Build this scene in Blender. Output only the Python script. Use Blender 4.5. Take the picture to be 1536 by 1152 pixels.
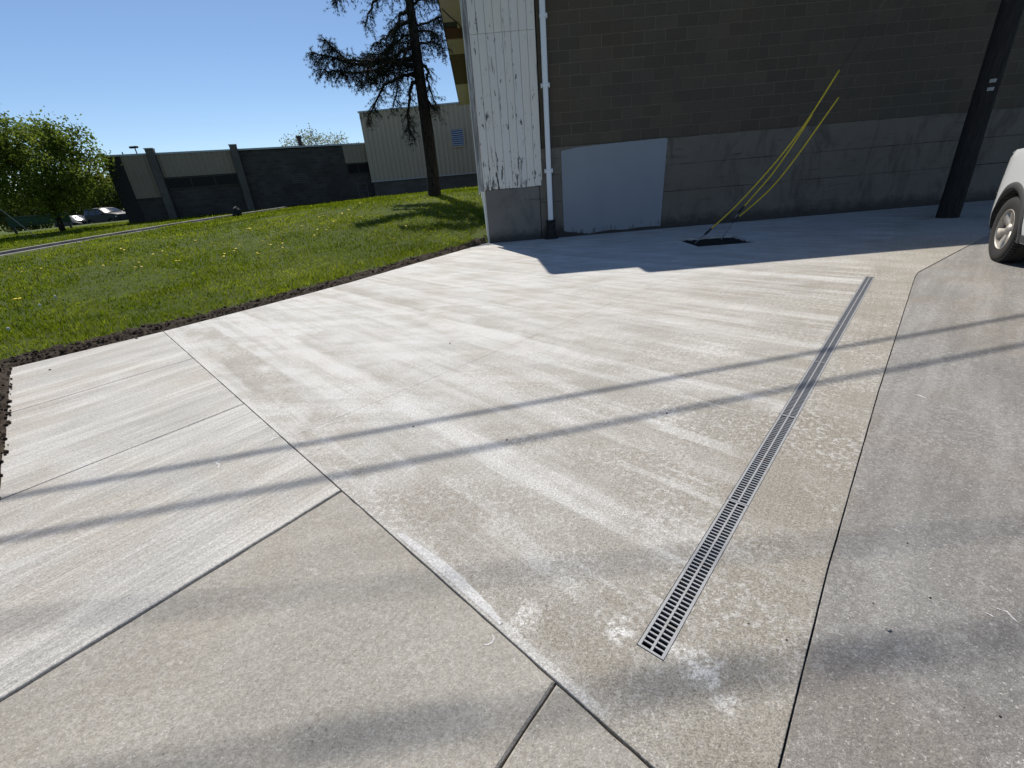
import bpy, bmesh, math, random
import numpy as np
from mathutils import Vector, Matrix
from mathutils.geometry import delaunay_2d_cdt
random.seed(7); rng = np.random.default_rng(7)
S = bpy.context.scene
for o in list(bpy.data.objects): bpy.data.objects.remove(o)

# ------------------------------------------------------------------ camera
CAM_H = 1.3
FPX = 676.0                      # focal length for a 1536 px wide picture
RM = Matrix(((0.99628373, -0.08613209, 0.0), (-0.03589598, -0.41520623, 0.90901885), (-0.07829569, -0.90564069, -0.41675501)))
cd = bpy.data.cameras.new('camera'); cam = bpy.data.objects.new('camera', cd); S.collection.objects.link(cam); S.camera = cam
cd.sensor_width = 36; cd.lens = FPX / 1536 * 36; cd.clip_start = 0.02; cd.clip_end = 3000
rx_, up_, bk_ = RM @ Vector((1, 0, 0)), RM @ Vector((0, -1, 0)), RM @ Vector((0, 0, -1))
cam.matrix_world = Matrix(((rx_.x, up_.x, bk_.x, 0), (rx_.y, up_.y, bk_.y, 0), (rx_.z, up_.z, bk_.z, CAM_H), (0, 0, 0, 1)))
S.render.resolution_x, S.render.resolution_y = 1024, 768

# ------------------------------------------------------------------ sky, sun, exposure
SUN_EL, SUN_AZ = math.radians(50), math.radians(-20.8)      # azimuth clockwise from +Y
W = bpy.data.worlds.new('World'); S.world = W; W.use_nodes = True
wn = W.node_tree.nodes; sky = wn.new('ShaderNodeTexSky'); sky.sky_type = 'NISHITA'; sky.sun_disc = False
sky.sun_elevation = SUN_EL; sky.sun_rotation = SUN_AZ; sky.altitude = 1500; sky.air_density = 1.0; sky.dust_density = 0.3; sky.ozone_density = 4.0
bg = wn['Background']; bg.inputs['Strength'].default_value = 0.10
W.node_tree.links.new(sky.outputs[0], bg.inputs[0])
sl = bpy.data.lights.new('sun', 'SUN'); sl.energy = 5.0; sl.angle = math.radians(0.53); sl.color = (1.0, 0.945, 0.85)
so = bpy.data.objects.new('sun', sl); S.collection.objects.link(so)
SD = Vector((math.sin(SUN_AZ) * math.cos(SUN_EL), math.cos(SUN_AZ) * math.cos(SUN_EL), math.sin(SUN_EL)))
so.rotation_euler = SD.to_track_quat('Z', 'Y').to_euler(); so.location = SD * 60
S.view_settings.view_transform = 'Standard'; S.view_settings.look = 'None'; S.view_settings.gamma = 1; S.view_settings.exposure = 0.08
S.view_settings.use_curve_mapping = False
S.render.engine = 'CYCLES'

# ------------------------------------------------------------------ measuring helpers (photo pixel -> ray, used to find real positions)
def ray(u, v): return RM @ Vector(((u - 768) / FPX, (v - 576) / FPX, 1.0))
def aty(u, v, y):
    d = ray(u, v); return Vector((0, 0, CAM_H)) + d * (y / d.y)
def gnd(u, v, z=0.0):
    d = ray(u, v); return Vector((0, 0, CAM_H)) + d * ((z - CAM_H) / d.z)

# ------------------------------------------------------------------ object helpers
COL = S.collection
def setp(o, label=None, cat=None, group=None, kind=None):
    for k, v in (('label', label), ('category', cat), ('group', group), ('kind', kind)):
        if v: o[k] = v
    return o
def empty(name, loc=(0, 0, 0), rz=0.0, **kw):
    o = bpy.data.objects.new(name, None); COL.objects.link(o); o.location = loc; o.rotation_euler = (0, 0, rz); o.empty_display_size = 0.1
    return setp(o, **kw)
def mobj(name, me, mat=None, parent=None, **kw):
    o = bpy.data.objects.new(name, me); COL.objects.link(o)
    if mat is not None and not me.materials: me.materials.append(mat)
    if parent: o.parent = parent
    return setp(o, **kw)
class MB:
    """collects geometry for ONE mesh"""
    def __init__(s): s.v = []; s.f = []
    def add(s, vs, fs):
        n = len(s.v); s.v += [tuple(v) for v in vs]; s.f += [tuple(i + n for i in f) for f in fs]; return s
    def box(s, x0, x1, y0, y1, z0, z1, M=None):
        vs = [Vector((x, y, z)) for z in (z0, z1) for y in (y0, y1) for x in (x0, x1)]
        if M is not None: vs = [M @ v for v in vs]
        return s.add(vs, [(0, 2, 3, 1), (4, 5, 7, 6), (0, 1, 5, 4), (2, 6, 7, 3), (0, 4, 6, 2), (1, 3, 7, 5)])
    def tube(s, pts, rad, n=8, cap=True):
        pts = [Vector(p) for p in pts]; k = len(pts)
        if not hasattr(rad, '__len__'): rad = [rad] * k
        ref = None; rings = []
        for i, p in enumerate(pts):
            t = (pts[min(i + 1, k - 1)] - pts[max(i - 1, 0)]).normalized()
            if ref is None: ref = Vector((0, 0, 1)) if abs(t.z) < .9 else Vector((1, 0, 0))
            a = (ref - t * ref.dot(t)).normalized(); ref = a; b = t.cross(a)
            rings.append([p + (a * math.cos(2 * math.pi * j / n) + b * math.sin(2 * math.pi * j / n)) * rad[i] for j in range(n)])
        vs = [v for r in rings for v in r]; fs = []
        for i in range(k - 1):
            for j in range(n):
                fs.append((i * n + j, i * n + (j + 1) % n, (i + 1) * n + (j + 1) % n, (i + 1) * n + j))
        if cap: fs += [tuple(range(n - 1, -1, -1)), tuple((k - 1) * n + j for j in range(n))]
        return s.add(vs, fs)
    def lathe(s, prof, n=24, M=None, closed=False):
        """prof: (r, h) pairs; axis Z"""
        vs = []; fs = []; k = len(prof)
        for r, h in prof:
            for j in range(n):
                a = 2 * math.pi * j / n; v = Vector((r * math.cos(a), r * math.sin(a), h)); vs.append(M @ v if M is not None else v)
        for i in range(k if closed else k - 1):
            i2 = (i + 1) % k
            for j in range(n): fs.append((i * n + j, i * n + (j + 1) % n, i2 * n + (j + 1) % n, i2 * n + j))
        return s.add(vs, fs)
    def prism(s, poly, z0, z1, M=None):
        n = len(poly); vs = [Vector((p[0], p[1], z)) for z in (z0, z1) for p in poly]
        if M is not None: vs = [M @ v for v in vs]
        return s.add(vs, [tuple(range(n - 1, -1, -1)), tuple(range(n, 2 * n))] + [(i, (i + 1) % n, n + (i + 1) % n, n + i) for i in range(n)])
    def mesh(s, name, smooth=False, bevel=0.0, fix=True):
        me = bpy.data.meshes.new(name); me.from_pydata(s.v, [], s.f)
        if bevel or fix:
            bm = bmesh.new(); bm.from_mesh(me)
            if fix: bmesh.ops.recalc_face_normals(bm, faces=bm.faces)
            if bevel:
                ed = [e for e in bm.edges if len(e.link_faces) == 2 and e.calc_face_angle(0) > .6]
                bmesh.ops.bevel(bm, geom=ed, offset=bevel, segments=1, affect='EDGES', profile=.5)
            bm.to_mesh(me); bm.free()
        if smooth: me.polygons.foreach_set('use_smooth', [True] * len(me.polygons))
        me.update(); return me
    def build(s, name, mat, parent=None, smooth=False, bevel=0.0, **kw):
        return mobj(name, s.mesh(name, smooth, bevel), mat, parent, **kw)
def raw_mesh(name, verts, tris, smooth=False):
    """fast numpy mesh of triangles"""
    me = bpy.data.meshes.new(name); v = np.asarray(verts, np.float32); t = np.asarray(tris, np.int32)
    me.vertices.add(len(v)); me.vertices.foreach_set('co', v.ravel())
    me.loops.add(t.size); me.loops.foreach_set('vertex_index', t.ravel())
    me.polygons.add(len(t)); me.polygons.foreach_set('loop_start', np.arange(0, t.size, 3, dtype=np.int32))
    if smooth: me.polygons.foreach_set('use_smooth', np.ones(len(t), bool))
    me.update(calc_edges=True); return me
def inside(poly, x, y):
    c = False; n = len(poly)
    for i in range(n):
        x1, y1 = poly[i][0], poly[i][1]; x2, y2 = poly[(i + 1) % n][0], poly[(i + 1) % n][1]
        if (y1 > y) != (y2 > y) and x < (x2 - x1) * (y - y1) / (y2 - y1) + x1: c = not c
    return c
def inside_np(poly, X, Y):
    c = np.zeros(len(X), bool); n = len(poly)
    for i in range(n):
        x1, y1 = poly[i][0], poly[i][1]; x2, y2 = poly[(i + 1) % n][0], poly[(i + 1) % n][1]
        if y1 == y2: continue
        c ^= ((y1 > Y) != (y2 > Y)) & (X < (x2 - x1) * (Y - y1) / (y2 - y1) + x1)
    return c
def cdt(poly, extra=(), holes=()):
    """triangulate a 2D polygon with holes and interior points"""
    pts = [Vector((p[0], p[1])) for p in poly]; edges = [(i, (i + 1) % len(poly)) for i in range(len(poly))]
    for h in holes:
        n = len(pts); pts += [Vector((p[0], p[1])) for p in h]; edges += [(n + i, n + (i + 1) % len(h)) for i in range(len(h))]
    pts += [Vector((p[0], p[1])) for p in extra]
    v, e, f, *_ = delaunay_2d_cdt(pts, edges, [], 0, 1e-5)
    out = []
    for t in f:
        c = (v[t[0]] + v[t[1]] + v[t[2]]) / 3
        if inside(poly, c.x, c.y) and not any(inside(h, c.x, c.y) for h in holes): out.append(tuple(t))
    return v, out

# ------------------------------------------------------------------ material helpers
class NT:
    def __init__(s, name):
        s.m = bpy.data.materials.new(name); s.m.use_nodes = True; s.t = s.m.node_tree; s.n = s.t.nodes; s.b = s.n['Principled BSDF']; s._pos = None
        s.b.inputs['Specular IOR Level'].default_value = 0.35
    def link(s, a, b): s.t.links.new(a, b)
    def put(s, sock, val):
        if hasattr(val, 'links') or hasattr(val, 'is_output'): s.link(val, sock)
        elif isinstance(val, (tuple, list)) and sock.type == 'RGBA' and len(val) == 3: sock.default_value = (*val, 1)
        else: sock.default_value = val
    def pos(s):
        if s._pos is None: s._pos = s.n.new('ShaderNodeNewGeometry').outputs['Position']
        return s._pos
    def obj(s): return s.n.new('ShaderNodeTexCoord').outputs['Object']
    def rand(s): return s.n.new('ShaderNodeObjectInfo').outputs['Random']
    def mapv(s, vec, scale=(1, 1, 1), rot=(0, 0, 0), loc=(0, 0, 0)):
        n = s.n.new('ShaderNodeMapping'); s.link(vec, n.inputs[0]); n.inputs['Scale'].default_value = scale; n.inputs['Rotation'].default_value = rot; n.inputs['Location'].default_value = loc
        return n.outputs[0]
    def noise(s, vec, scale, detail=4, rough=.55, dist=0):
        n = s.n.new('ShaderNodeTexNoise'); s.link(vec, n.inputs['Vector']); n.inputs['Scale'].default_value = scale; n.inputs['Detail'].default_value = detail
        n.inputs['Roughness'].default_value = rough; n.inputs['Distortion'].default_value = dist; return n.outputs['Fac']
    def voro(s, vec, scale, feat='F1'):
        n = s.n.new('ShaderNodeTexVoronoi'); n.feature = feat; s.link(vec, n.inputs['Vector']); n.inputs['Scale'].default_value = scale; return n.outputs['Distance']
    def ramp(s, fac, stops, interp='LINEAR'):
        n = s.n.new('ShaderNodeValToRGB'); n.color_ramp.interpolation = interp; e = n.color_ramp.elements
        while len(e) < len(stops): e.new(0.5)
        for el, (p, c) in zip(e, stops):
            el.position = p; el.color = (*c, 1) if isinstance(c, (tuple, list)) else (c, c, c, 1)
        s.link(fac, n.inputs[0]); return n.outputs[0]
    def mix(s, fac, a, b, mode='MIX'):
        n = s.n.new('ShaderNodeMix'); n.data_type = 'RGBA'; n.blend_type = mode; s.put(n.inputs[0], fac); s.put(n.inputs[6], a); s.put(n.inputs[7], b); return n.outputs[2]
    def math(s, op, a, b=0.5, clamp=False):
        n = s.n.new('ShaderNodeMath'); n.operation = op; n.use_clamp = clamp; s.put(n.inputs[0], a); s.put(n.inputs[1], b); return n.outputs[0]
    def dot(s, vec, d):
        n = s.n.new('ShaderNodeVectorMath'); n.operation = 'DOT_PRODUCT'; s.link(vec, n.inputs[0]); n.inputs[1].default_value = d; return n.outputs['Value']
    def dist(s, vec, p):
        n = s.n.new('ShaderNodeVectorMath'); n.operation = 'DISTANCE'; s.link(vec, n.inputs[0]); n.inputs[1].default_value = p; return n.outputs['Value']
    def bump(s, h, strength=.3, distance=.005, prev=None):
        n = s.n.new('ShaderNodeBump'); n.inputs['Strength'].default_value = strength; n.inputs['Distance'].default_value = distance; s.link(h, n.inputs['Height'])
        if prev is not None: s.link(prev, n.inputs['Normal'])
        s.link(n.outputs[0], s.b.inputs['Normal']); return n.outputs[0]
    def done(s, col=None, rough=.8, metal=0.0, spec=None):
        if col is not None: s.put(s.b.inputs['Base Color'], col)
        s.put(s.b.inputs['Roughness'], rough); s.b.inputs['Metallic'].default_value = metal
        if spec is not None: s.b.inputs['Specular IOR Level'].default_value = spec
        return s.m
def simple(name, col, rough=.6, metal=0.0, var=.12, scale=12.0, bump=0.0, spec=None):
    t = NT(name); p = t.obj(); nz = t.noise(p, scale, 5, .6)
    c = t.mix(nz, tuple(x * (1 - var) for x in col), tuple(min(1, x * (1 + var)) for x in col))
    if bump: t.bump(nz, bump, .01)
    return t.done(c, rough, metal, spec)
dn0 = Vector((-.734, .679, 0))                      # left of the drain axis
BM = Vector((0.742, 0.670, 0)); BD = Vector((0.670, -0.742, 0))     # across / along the screed bands of the pour
def concrete(name, lo, hi, tan, bands=False, broom=0.0, white=.55, speck=.5, seed=0.0, spots=(), drag=(-8, .5), grain=1.0, zone=False):
    t = NT(name); p0 = t.pos(); p = t.mapv(p0, loc=(seed, seed * 1.7, 0))
    def aniso(ang, sc, v): return t.mapv(t.mapv(v, rot=(0, 0, math.radians(-ang))), scale=sc)
    def scl(col, fac):
        n = t.n.new('ShaderNodeVectorMath'); n.operation = 'SCALE'; t.link(col, n.inputs[0]); t.put(n.inputs['Scale'], fac); return n.outputs[0]
    def cen(f, k): return t.math('ADD', t.math('MULTIPLY', t.math('SUBTRACT', f, .5), k), 1.0)
    big = t.ramp(t.noise(p, 0.75, 5, .62, .4), [(.36, 0), (.64, 1)])
    c = t.mix(big, lo, hi)
    tn = t.ramp(t.noise(t.mapv(p, loc=(9, 4, 0)), 1.2, 5, .6, .6), [(.46, 0), (.62, .9)])
    c = t.mix(tn, c, tan)
    # drag marks left by the float
    st = t.noise(aniso(drag[0], (.5, 3.6, 1), p), 1.5, 6, .68)
    c = t.mix(t.ramp(st, [(.505, 0), (.60, drag[1])]), c, tuple(min(.70, x * 1.32) for x in hi))
    c = t.mix(t.ramp(st, [(.39, drag[1] * .9), (.48, 0)]), c, tuple(x * .76 for x in lo))
    if zone:        # browner paste round the drain, where the pour was floated last
        e = t.math('SUBTRACT', t.dot(p0, (dn0.x, dn0.y, 0)), dn0.x * .335 + dn0.y * .862); e = t.math('ADD', e, t.math('MULTIPLY', t.math('SUBTRACT', t.noise(p0, .9, 5, .65), .5), 1.6))
        zf = t.ramp(t.math('ADD', t.math('DIVIDE', e, 4.0), .25), [(.22, 1), (.80, 0)]); c = t.mix(t.math('MULTIPLY', zf, .92), c, t.mix(big, (.27, .24, .195), (.35, .322, .275)))
    if bands:
        q = t.dot(p0, BM); wob = t.noise(p0, 2.2, 4, .6); q = t.math('ADD', q, t.math('MULTIPLY', t.math('SUBTRACT', wob, .5), .10))
        u = t.math('DIVIDE', q, 8.0)
        brk = t.noise(t.mapv(p0, loc=(3, 1, 0)), 1.7, 6, .7)
        Q = lambda *ps: t.ramp(u, [(x / 8, k) for x, k in ps])
        lt = t.math('MAXIMUM', t.math('MAXIMUM', Q((0, 0), (.53, .9), (.585, .85), (.60, 0), (1.17, 0), (1.19, 1), (1.32, .95), (1.345, 0), (2.42, 0), (2.47, 1), (2.63, 1), (2.655, 0), (3.18, 0), (3.2, .6), (3.28, 0)), Q((0, 0), (1.72, 0), (1.76, .5), (1.98, 0), (3.62, 0), (3.66, .7), (3.9, 0), (4.35, 0), (4.38, .75), (4.62, 0))), Q((0, 0), (5.05, 0), (5.08, .6), (5.3, 0), (5.80, 0), (5.84, 1), (6.04, .95), (6.08, 0), (6.6, 0), (6.63, .6), (6.9, 0)))
        dk = t.math('MAXIMUM', Q((0, 0), (.62, 0), (.65, .9), (.91, .9), (.925, 0), (1.36, 0), (1.37, .7), (1.7, 0), (2.67, 0), (2.68, .9), (3.0, 0)), Q((0, 0), (3.3, 0), (3.32, .5), (3.6, 0), (4.66, 0), (4.68, .6), (5.0, 0), (6.1, 0), (6.12, .6), (6.5, 0)))
        e0 = t.math('SUBTRACT', t.dot(p0, (dn0.x, dn0.y, 0)), dn0.x * .335 + dn0.y * .862); lf = t.ramp(t.math('ADD', t.math('MULTIPLY', e0, 2.0), .5), [(.5, 0), (.58, 1)]); lt_k = lf
        dk = t.math('MULTIPLY', dk, t.ramp(t.noise(t.mapv(p0, loc=(13, 5, 0)), 1.0, 6, .68), [(.44, 0), (.54, 1)]))
        c = t.mix(t.math('MULTIPLY', t.math('MULTIPLY', lf, t.math('MULTIPLY', lt, t.ramp(brk, [(.40, .0), (.52, 1)]))), .6), c, (.63, .615, .59))
        s2 = t.noise(aniso(-47.9, (.30, 5.2, 1), p0), 1.5, 7, .72)
        c = t.mix(t.math('MULTIPLY', t.ramp(s2, [(.51, 0), (.565, 1)]), t.math('MULTIPLY', t.math('ADD', t.math('MULTIPLY', lf, .75), .25), t.ramp(t.noise(p0, 1.9, 5, .7), [(.40, .1), (.56, .55)]))), c, (.62, .61, .585)); c = t.mix(t.math('MULTIPLY', t.ramp(s2, [(.43, 1), (.475, 0)]), t.math('MULTIPLY', lf, .27)), c, (.31, .285, .245))
        c = t.mix(t.math('MULTIPLY', t.math('MULTIPLY', dk, lf), .75), c, (.30, .27, .225))
    # patchy laitance, 2-4 cm
    mot = t.noise(p, 36, 6, .8)
    patch = t.ramp(t.noise(p, 2.3, 4, .62), [(.40, .1), (.58, 1)])
    mm = t.math('MULTIPLY', t.ramp(mot, [(.50, 0), (.565, 1)]), patch)
    c = t.mix(t.math('MULTIPLY', mm, white), c, (.64, .62, .59))
    for (x, y, r, k) in spots:
        d = t.dist(t.mapv(p0, scale=(1, 1, 0)), (x, y, 0)); d = t.math('ADD', d, t.math('MULTIPLY', t.math('SUBTRACT', t.noise(p0, 13, 7, .8), .5), r * 4.2))
        brk = t.ramp(mot, [(.43, .1), (.53, 1)])
        c = t.mix(t.math('MULTIPLY', t.math('MULTIPLY', t.ramp(t.math('DIVIDE', d, r), [(.45, 1), (1.1, 0)]), k), brk), c, (.70, .685, .655))
    fine = t.noise(p, 180, 4, .75); mid = t.noise(p, 85, 5, .78)
    c = scl(c, cen(mid, 1.7 * grain)); c = scl(c, cen(fine, 2.6 * speck * 1.6 * grain))
    fl = t.noise(t.mapv(p, loc=(2, 7, 0)), 120, 3, .7); c = t.mix(t.ramp(fl, [(.60, 0), (.70, .75)]), c, (.66, .64, .60)); c = t.mix(t.ramp(fl, [(.30, .55), (.39, 0)]), c, tuple(x * .5 for x in lo))
    pores = t.ramp(t.voro(p, 30), [(.0, 1), (.09, 1), (.14, 0)]); pm = t.ramp(t.noise(p, 4, 3), [(.50, 0), (.58, 1)])
    c = t.mix(t.math('MULTIPLY', t.math('MULTIPLY', pores, pm), .5), c, (.11, .10, .09))
    cr = t.ramp(t.voro(t.mapv(p, loc=(5, 5, 0)), 5.5), [(0, 1), (.014, 1), (.02, 0)])
    c = t.mix(t.math('MULTIPLY', cr, .7), c, (.06, .055, .05))
    h = t.math('ADD', t.math('MULTIPLY', fine, .8), t.math('MULTIPLY', mid, .8))
    if broom:
        bn = t.noise(aniso(50.3, (1.6, 62, 1), p0), 1.0, 4, .65)
        c = scl(c, cen(bn, 1.5 * broom)); h = t.math('ADD', h, t.math('MULTIPLY', bn, broom * 1.5))
    t.bump(h, .8, .005)
    return t.done(c, t.ramp(fine, [(.3, .72), (.7, .92)]), spec=.3)

M = {}
WS = [(.265, .955, .06, .95), (.43, .85, .05, .8), (.465, .79, .06, .8), (.49, .72, .045, .7), (-.02, 1.02, .07, .7), (1.5, 3.1, .2, .5), (.85, 2.2, .14, .5)]
M['slab_new'] = concrete('slab_new', (.46, .45, .42), (.58, .57, .545), (.44, .41, .365), zone=True, bands=True, broom=.25, white=.6, speck=.5, spots=WS, drag=(-8, .33), grain=1.15)
M['slab_strip'] = concrete('slab_strip', (.33, .315, .28), (.42, .40, .365), (.36, .325, .27), broom=.15, white=.45, speck=.6, seed=3.3, spots=WS)
M['slab_walk'] = concrete('slab_walk', (.42, .405, .375), (.53, .515, .485), (.43, .395, .345), broom=.6, white=.35, speck=.35, seed=11, drag=(50.3, .4))
M['slab_old'] = concrete('slab_old', (.325, .302, .262), (.385, .36, .315), (.34, .31, .265), white=.2, speck=.36, seed=21, drag=(20, .25), grain=.75)
M['slab_drive'] = concrete('slab_drive', (.21, .20, .188), (.275, .264, .248), (.245, .222, .195), white=.2, speck=.42, seed=31, drag=(43, .4), grain=.85)
M['joint'] = simple('joint_dark', (.05, .044, .038), .95)
t = NT('grate_plastic'); g1 = t.noise(t.pos(), 22, 5, .7); g2 = t.noise(t.pos(), 160, 3, .7); c = t.mix(g2, (.30, .305, .315), (.38, .385, .395)); c = t.mix(t.ramp(g1, [(.52, 0), (.66, .65)]), c, (.26, .24, .20)); M['grey_plastic'] = t.done(c, .55, spec=.4)
M['channel_black'] = simple('channel_black', (.012, .012, .012), .8)
t = NT('soil'); n1 = t.noise(t.pos(), 28, 6, .7); M['soil'] = (t.bump(n1, .8, .03), t.done(t.ramp(n1, [(.3, (.022, .016, .011)), (.55, (.055, .04, .028)), (.75, (.11, .085, .06))]), .95, spec=.2))[1]
t = NT('lawn_ground'); n1 = t.noise(t.pos(), 1.1, 5, .6); n2 = t.noise(t.pos(), 40, 5, .7)
c = t.mix(n1, (.040, .056, .008), (.085, .112, .014)); c = t.mix(t.ramp(n2, [(.4, .0), (.65, .75)]), c, (.11, .15, .028))
M['lawn'] = (t.bump(n2, .9, .05), t.done(c, .9, spec=.15))[1]
def leafmat(name, cols, trans=.45, scale=1.2, fine=25):
    t = NT(name); n1 = t.noise(t.pos(), scale, 4, .6); n2 = t.noise(t.pos(), fine, 2, .5)
    c = t.ramp(t.math('ADD', t.math('MULTIPLY', n1, .6), t.math('MULTIPLY', n2, .4)), [(.36, cols[0]), (.5, cols[1]), (.64, cols[2])])
    d = t.n.new('ShaderNodeBsdfTranslucent'); t.link(c, d.inputs[0]); mx = t.n.new('ShaderNodeMixShader'); mx.inputs[0].default_value = trans
    t.done(c, .7, spec=.1); t.link(t.b.outputs[0], mx.inputs[1]); t.link(d.outputs[0], mx.inputs[2]); t.link(mx.outputs[0], t.n['Material Output'].inputs[0]); return t.m
M['grass'] = leafmat('grass_blades', [(.065, .098, .005), (.14, .19, .008), (.30, .34, .03)], .58, .45, 7)
M['leaf'] = leafmat('leaf_green', [(.07, .105, .012), (.13, .18, .024), (.23, .265, .05)], .55, .8, 14)
M['leaf_far'] = leafmat('leaf_far', [(.055, .075, .02), (.09, .11, .03), (.13, .14, .045)], .35, .4, 6)
M['leaf_pale'] = leafmat('leaf_pale', [(.16, .18, .08), (.24, .25, .13), (.33, .33, .2)], .4, .8, 8)
M['needle'] = leafmat('pine_needle', [(.010, .014, .008), (.018, .024, .013), (.035, .042, .024)], .2, .8, 12)
t = NT('bark'); b1 = t.noise(t.mapv(t.pos(), scale=(1, 1, .3)), 22, 6, .7); M['bark'] = (t.bump(b1, .8, .03), t.done(t.ramp(b1, [(.35, (.012, .010, .008)), (.65, (.06, .046, .036))]), .95, spec=.15))[1]
t = NT('pole_wood'); b1 = t.noise(t.mapv(t.pos(), scale=(1, 1, .06)), 60, 5, .7); M['pole'] = (t.bump(b1, .5, .01), t.done(t.ramp(b1, [(.3, (.012, .011, .010)), (.7, (.04, .036, .033))]), .9, spec=.2))[1]
# painted block
t = NT('block_paint'); b1 = t.noise(t.pos(), 55, 5, .7); b2 = t.noise(t.pos(), .9, 4, .6)
c = t.mix(t.rand(), (.086, .068, .049), (.110, .088, .064)); c = t.mix(t.ramp(b2, [(.4, 0), (.7, .5)]), c, (.075, .068, .06)); c = t.mix(t.ramp(b1, [(.3, .6), (.45, 0)]), c, (.05, .045, .038))
M['block'] = (t.bump(b1, .6, .006), t.done(c, .85, spec=.25))[1]
M['mortar'] = simple('mortar', (.145, .118, .088), .95, var=.25, scale=30)
def stained(name, lo, hi, stain, k=.7, zfade=None):
    t = NT(name); p = t.pos(); a = t.noise(p, 1.6, 6, .68, .5); f = t.noise(p, 60, 4, .7); s_ = t.noise(t.mapv(p, scale=(2.2, 1, .9)), 1.4, 5, .65, .8)
    c = t.mix(a, lo, hi); c = t.mix(t.math('MULTIPLY', t.ramp(s_, [(.5, 0), (.66, 1)]), k), c, stain); c = t.mix(t.ramp(f, [(.3, .5), (.42, 0)]), c, tuple(x * .5 for x in lo))
    dk = t.ramp(t.noise(t.mapv(p, scale=(.6, 1, 5)), 1.8, 5, .7), [(.6, 0), (.72, .6)]); c = t.mix(dk, c, tuple(x * .35 for x in lo))
    if zfade:       # splash dirt from the ground, ragged upper edge
        z = t.dot(p, (0, 0, 1)); z = t.math('ADD', z, t.math('MULTIPLY', t.math('SUBTRACT', t.noise(p, 5, 5, .7), .5), zfade * 1.6)); c = t.mix(t.math('MULTIPLY', t.ramp(t.math('DIVIDE', z, zfade), [(.3, 1), (1, 0)]), .75), c, (.035, .032, .03))
    t.bump(t.math('ADD', f, t.math('MULTIPLY', a, 2)), .5, .008); return t.done(c, .88, spec=.25)
M['foundation'] = stained('foundation_concrete', (.14, .12, .096), (.195, .17, .14), (.09, .078, .066), .7, .3)
M['foundation2'] = stained('corner_concrete', (.15, .142, .13), (.21, .20, .18), (.11, .105, .10), .5, .25)
# fresh parging: pale grey-blue, scuffed at the foot
t = NT('parging'); p = t.pos(); z = t.dot(p, (0, 0, 1)); a = t.noise(t.mapv(p, scale=(1, 1, .5)), 2.5, 4, .6); c = t.mix(a, (.25, .268, .292), (.29, .31, .335))
sc = t.math('SUBTRACT', t.noise(t.mapv(p, scale=(1.6, 1, .7)), 9, 5, .75), t.math('MULTIPLY', z, .55)); c = t.mix(t.ramp(sc, [(.47, 0), (.55, .85)]), c, (.12, .115, .11))
t.bump(t.noise(p, 40, 4), .2, .004); M['parging'] = t.done(c, .8, spec=.3)
# peeling white boards
t = NT('peeling_paint'); p = t.pos(); z = t.dot(p, (0, 0, 1)); pe = t.noise(t.mapv(p, scale=(5.0, 1, 1.1)), 3.6, 6, .7, .4); pc = t.noise(t.mapv(p, scale=(1, 1, .8), loc=(4, 0, 1)), 2.6, 4, .6); pe = t.math('ADD', pe, t.math('MULTIPLY', t.math('SUBTRACT', pc, .5), .35)); pe2 = t.noise(t.mapv(p, scale=(2, 1, .12), loc=(0, 0, 4)), 9, 4, .7)
low = t.ramp(t.math('DIVIDE', z, 5.0), [(.2, .085), (.42, .035), (.62, -.01), (1, -.03)])
c = t.mix(t.noise(t.mapv(p, scale=(8, 1, .5)), 3, 4), (.66, .615, .545), (.80, .755, .675))
c = t.mix(t.rand(), c, tuple(x * .93 for x in (.76, .73, .68)))
c = t.mix(t.ramp(t.math('ADD', pe, low), [(.645, 0), (.66, 1)]), c, (.13, .12, .105)); c = t.mix(t.ramp(pe2, [(.64, 0), (.68, .8)]), c, (.13, .12, .11))
t.bump(pe, .4, .004); M['peel'] = t.done(c, .75, spec=.3)
t = NT('weathered_board'); p = t.pos(); w1 = t.noise(t.mapv(p, scale=(6, 6, .35)), 4, 6, .7, .5); w2 = t.noise(t.mapv(p, scale=(30, 30, .5)), 3, 4, .7)
c = t.mix(t.ramp(w1, [(.42, 0), (.6, 1)]), (.50, .49, .47), (.16, .155, .15)); c = t.mix(t.ramp(w2, [(.35, .6), (.5, 0)]), c, (.08, .075, .07)); M['weather'] = t.done(c, .85)
M['white_trim'] = simple('white_trim', (.74, .74, .72), .6, var=.08)
M['white_metal'] = simple('white_gutter_metal', (.74, .76, .79), .4, var=.04, spec=.5)
M['black_plastic'] = simple('black_plastic', (.012, .012, .012), .6)
M['soffit'] = simple('soffit_paint', (.58, .44, .35), .75, var=.12, scale=3)
M['soffit_bare'] = simple('soffit_bare_wood', (.12, .075, .03), .85, var=.4, scale=4)
M['soffit_rust'] = simple('soffit_red_wood', (.13, .045, .02), .85, var=.35, scale=5)
M['roofing'] = simple('roof_felt', (.06, .055, .05), .9)
M['fascia'] = simple('fascia_dark', (.05, .045, .04), .8)
M['yellow'] = simple('yellow_guard', (.62, .45, .02), .5, var=.15, scale=20, spec=.45)
M['galv'] = simple('galvanised', (.22, .22, .22), .45, metal=.7)
M['cable'] = simple('cable_black', (.02, .02, .02), .6)
M['tag'] = simple('pole_tag_white', (.28, .28, .27), .5)

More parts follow.
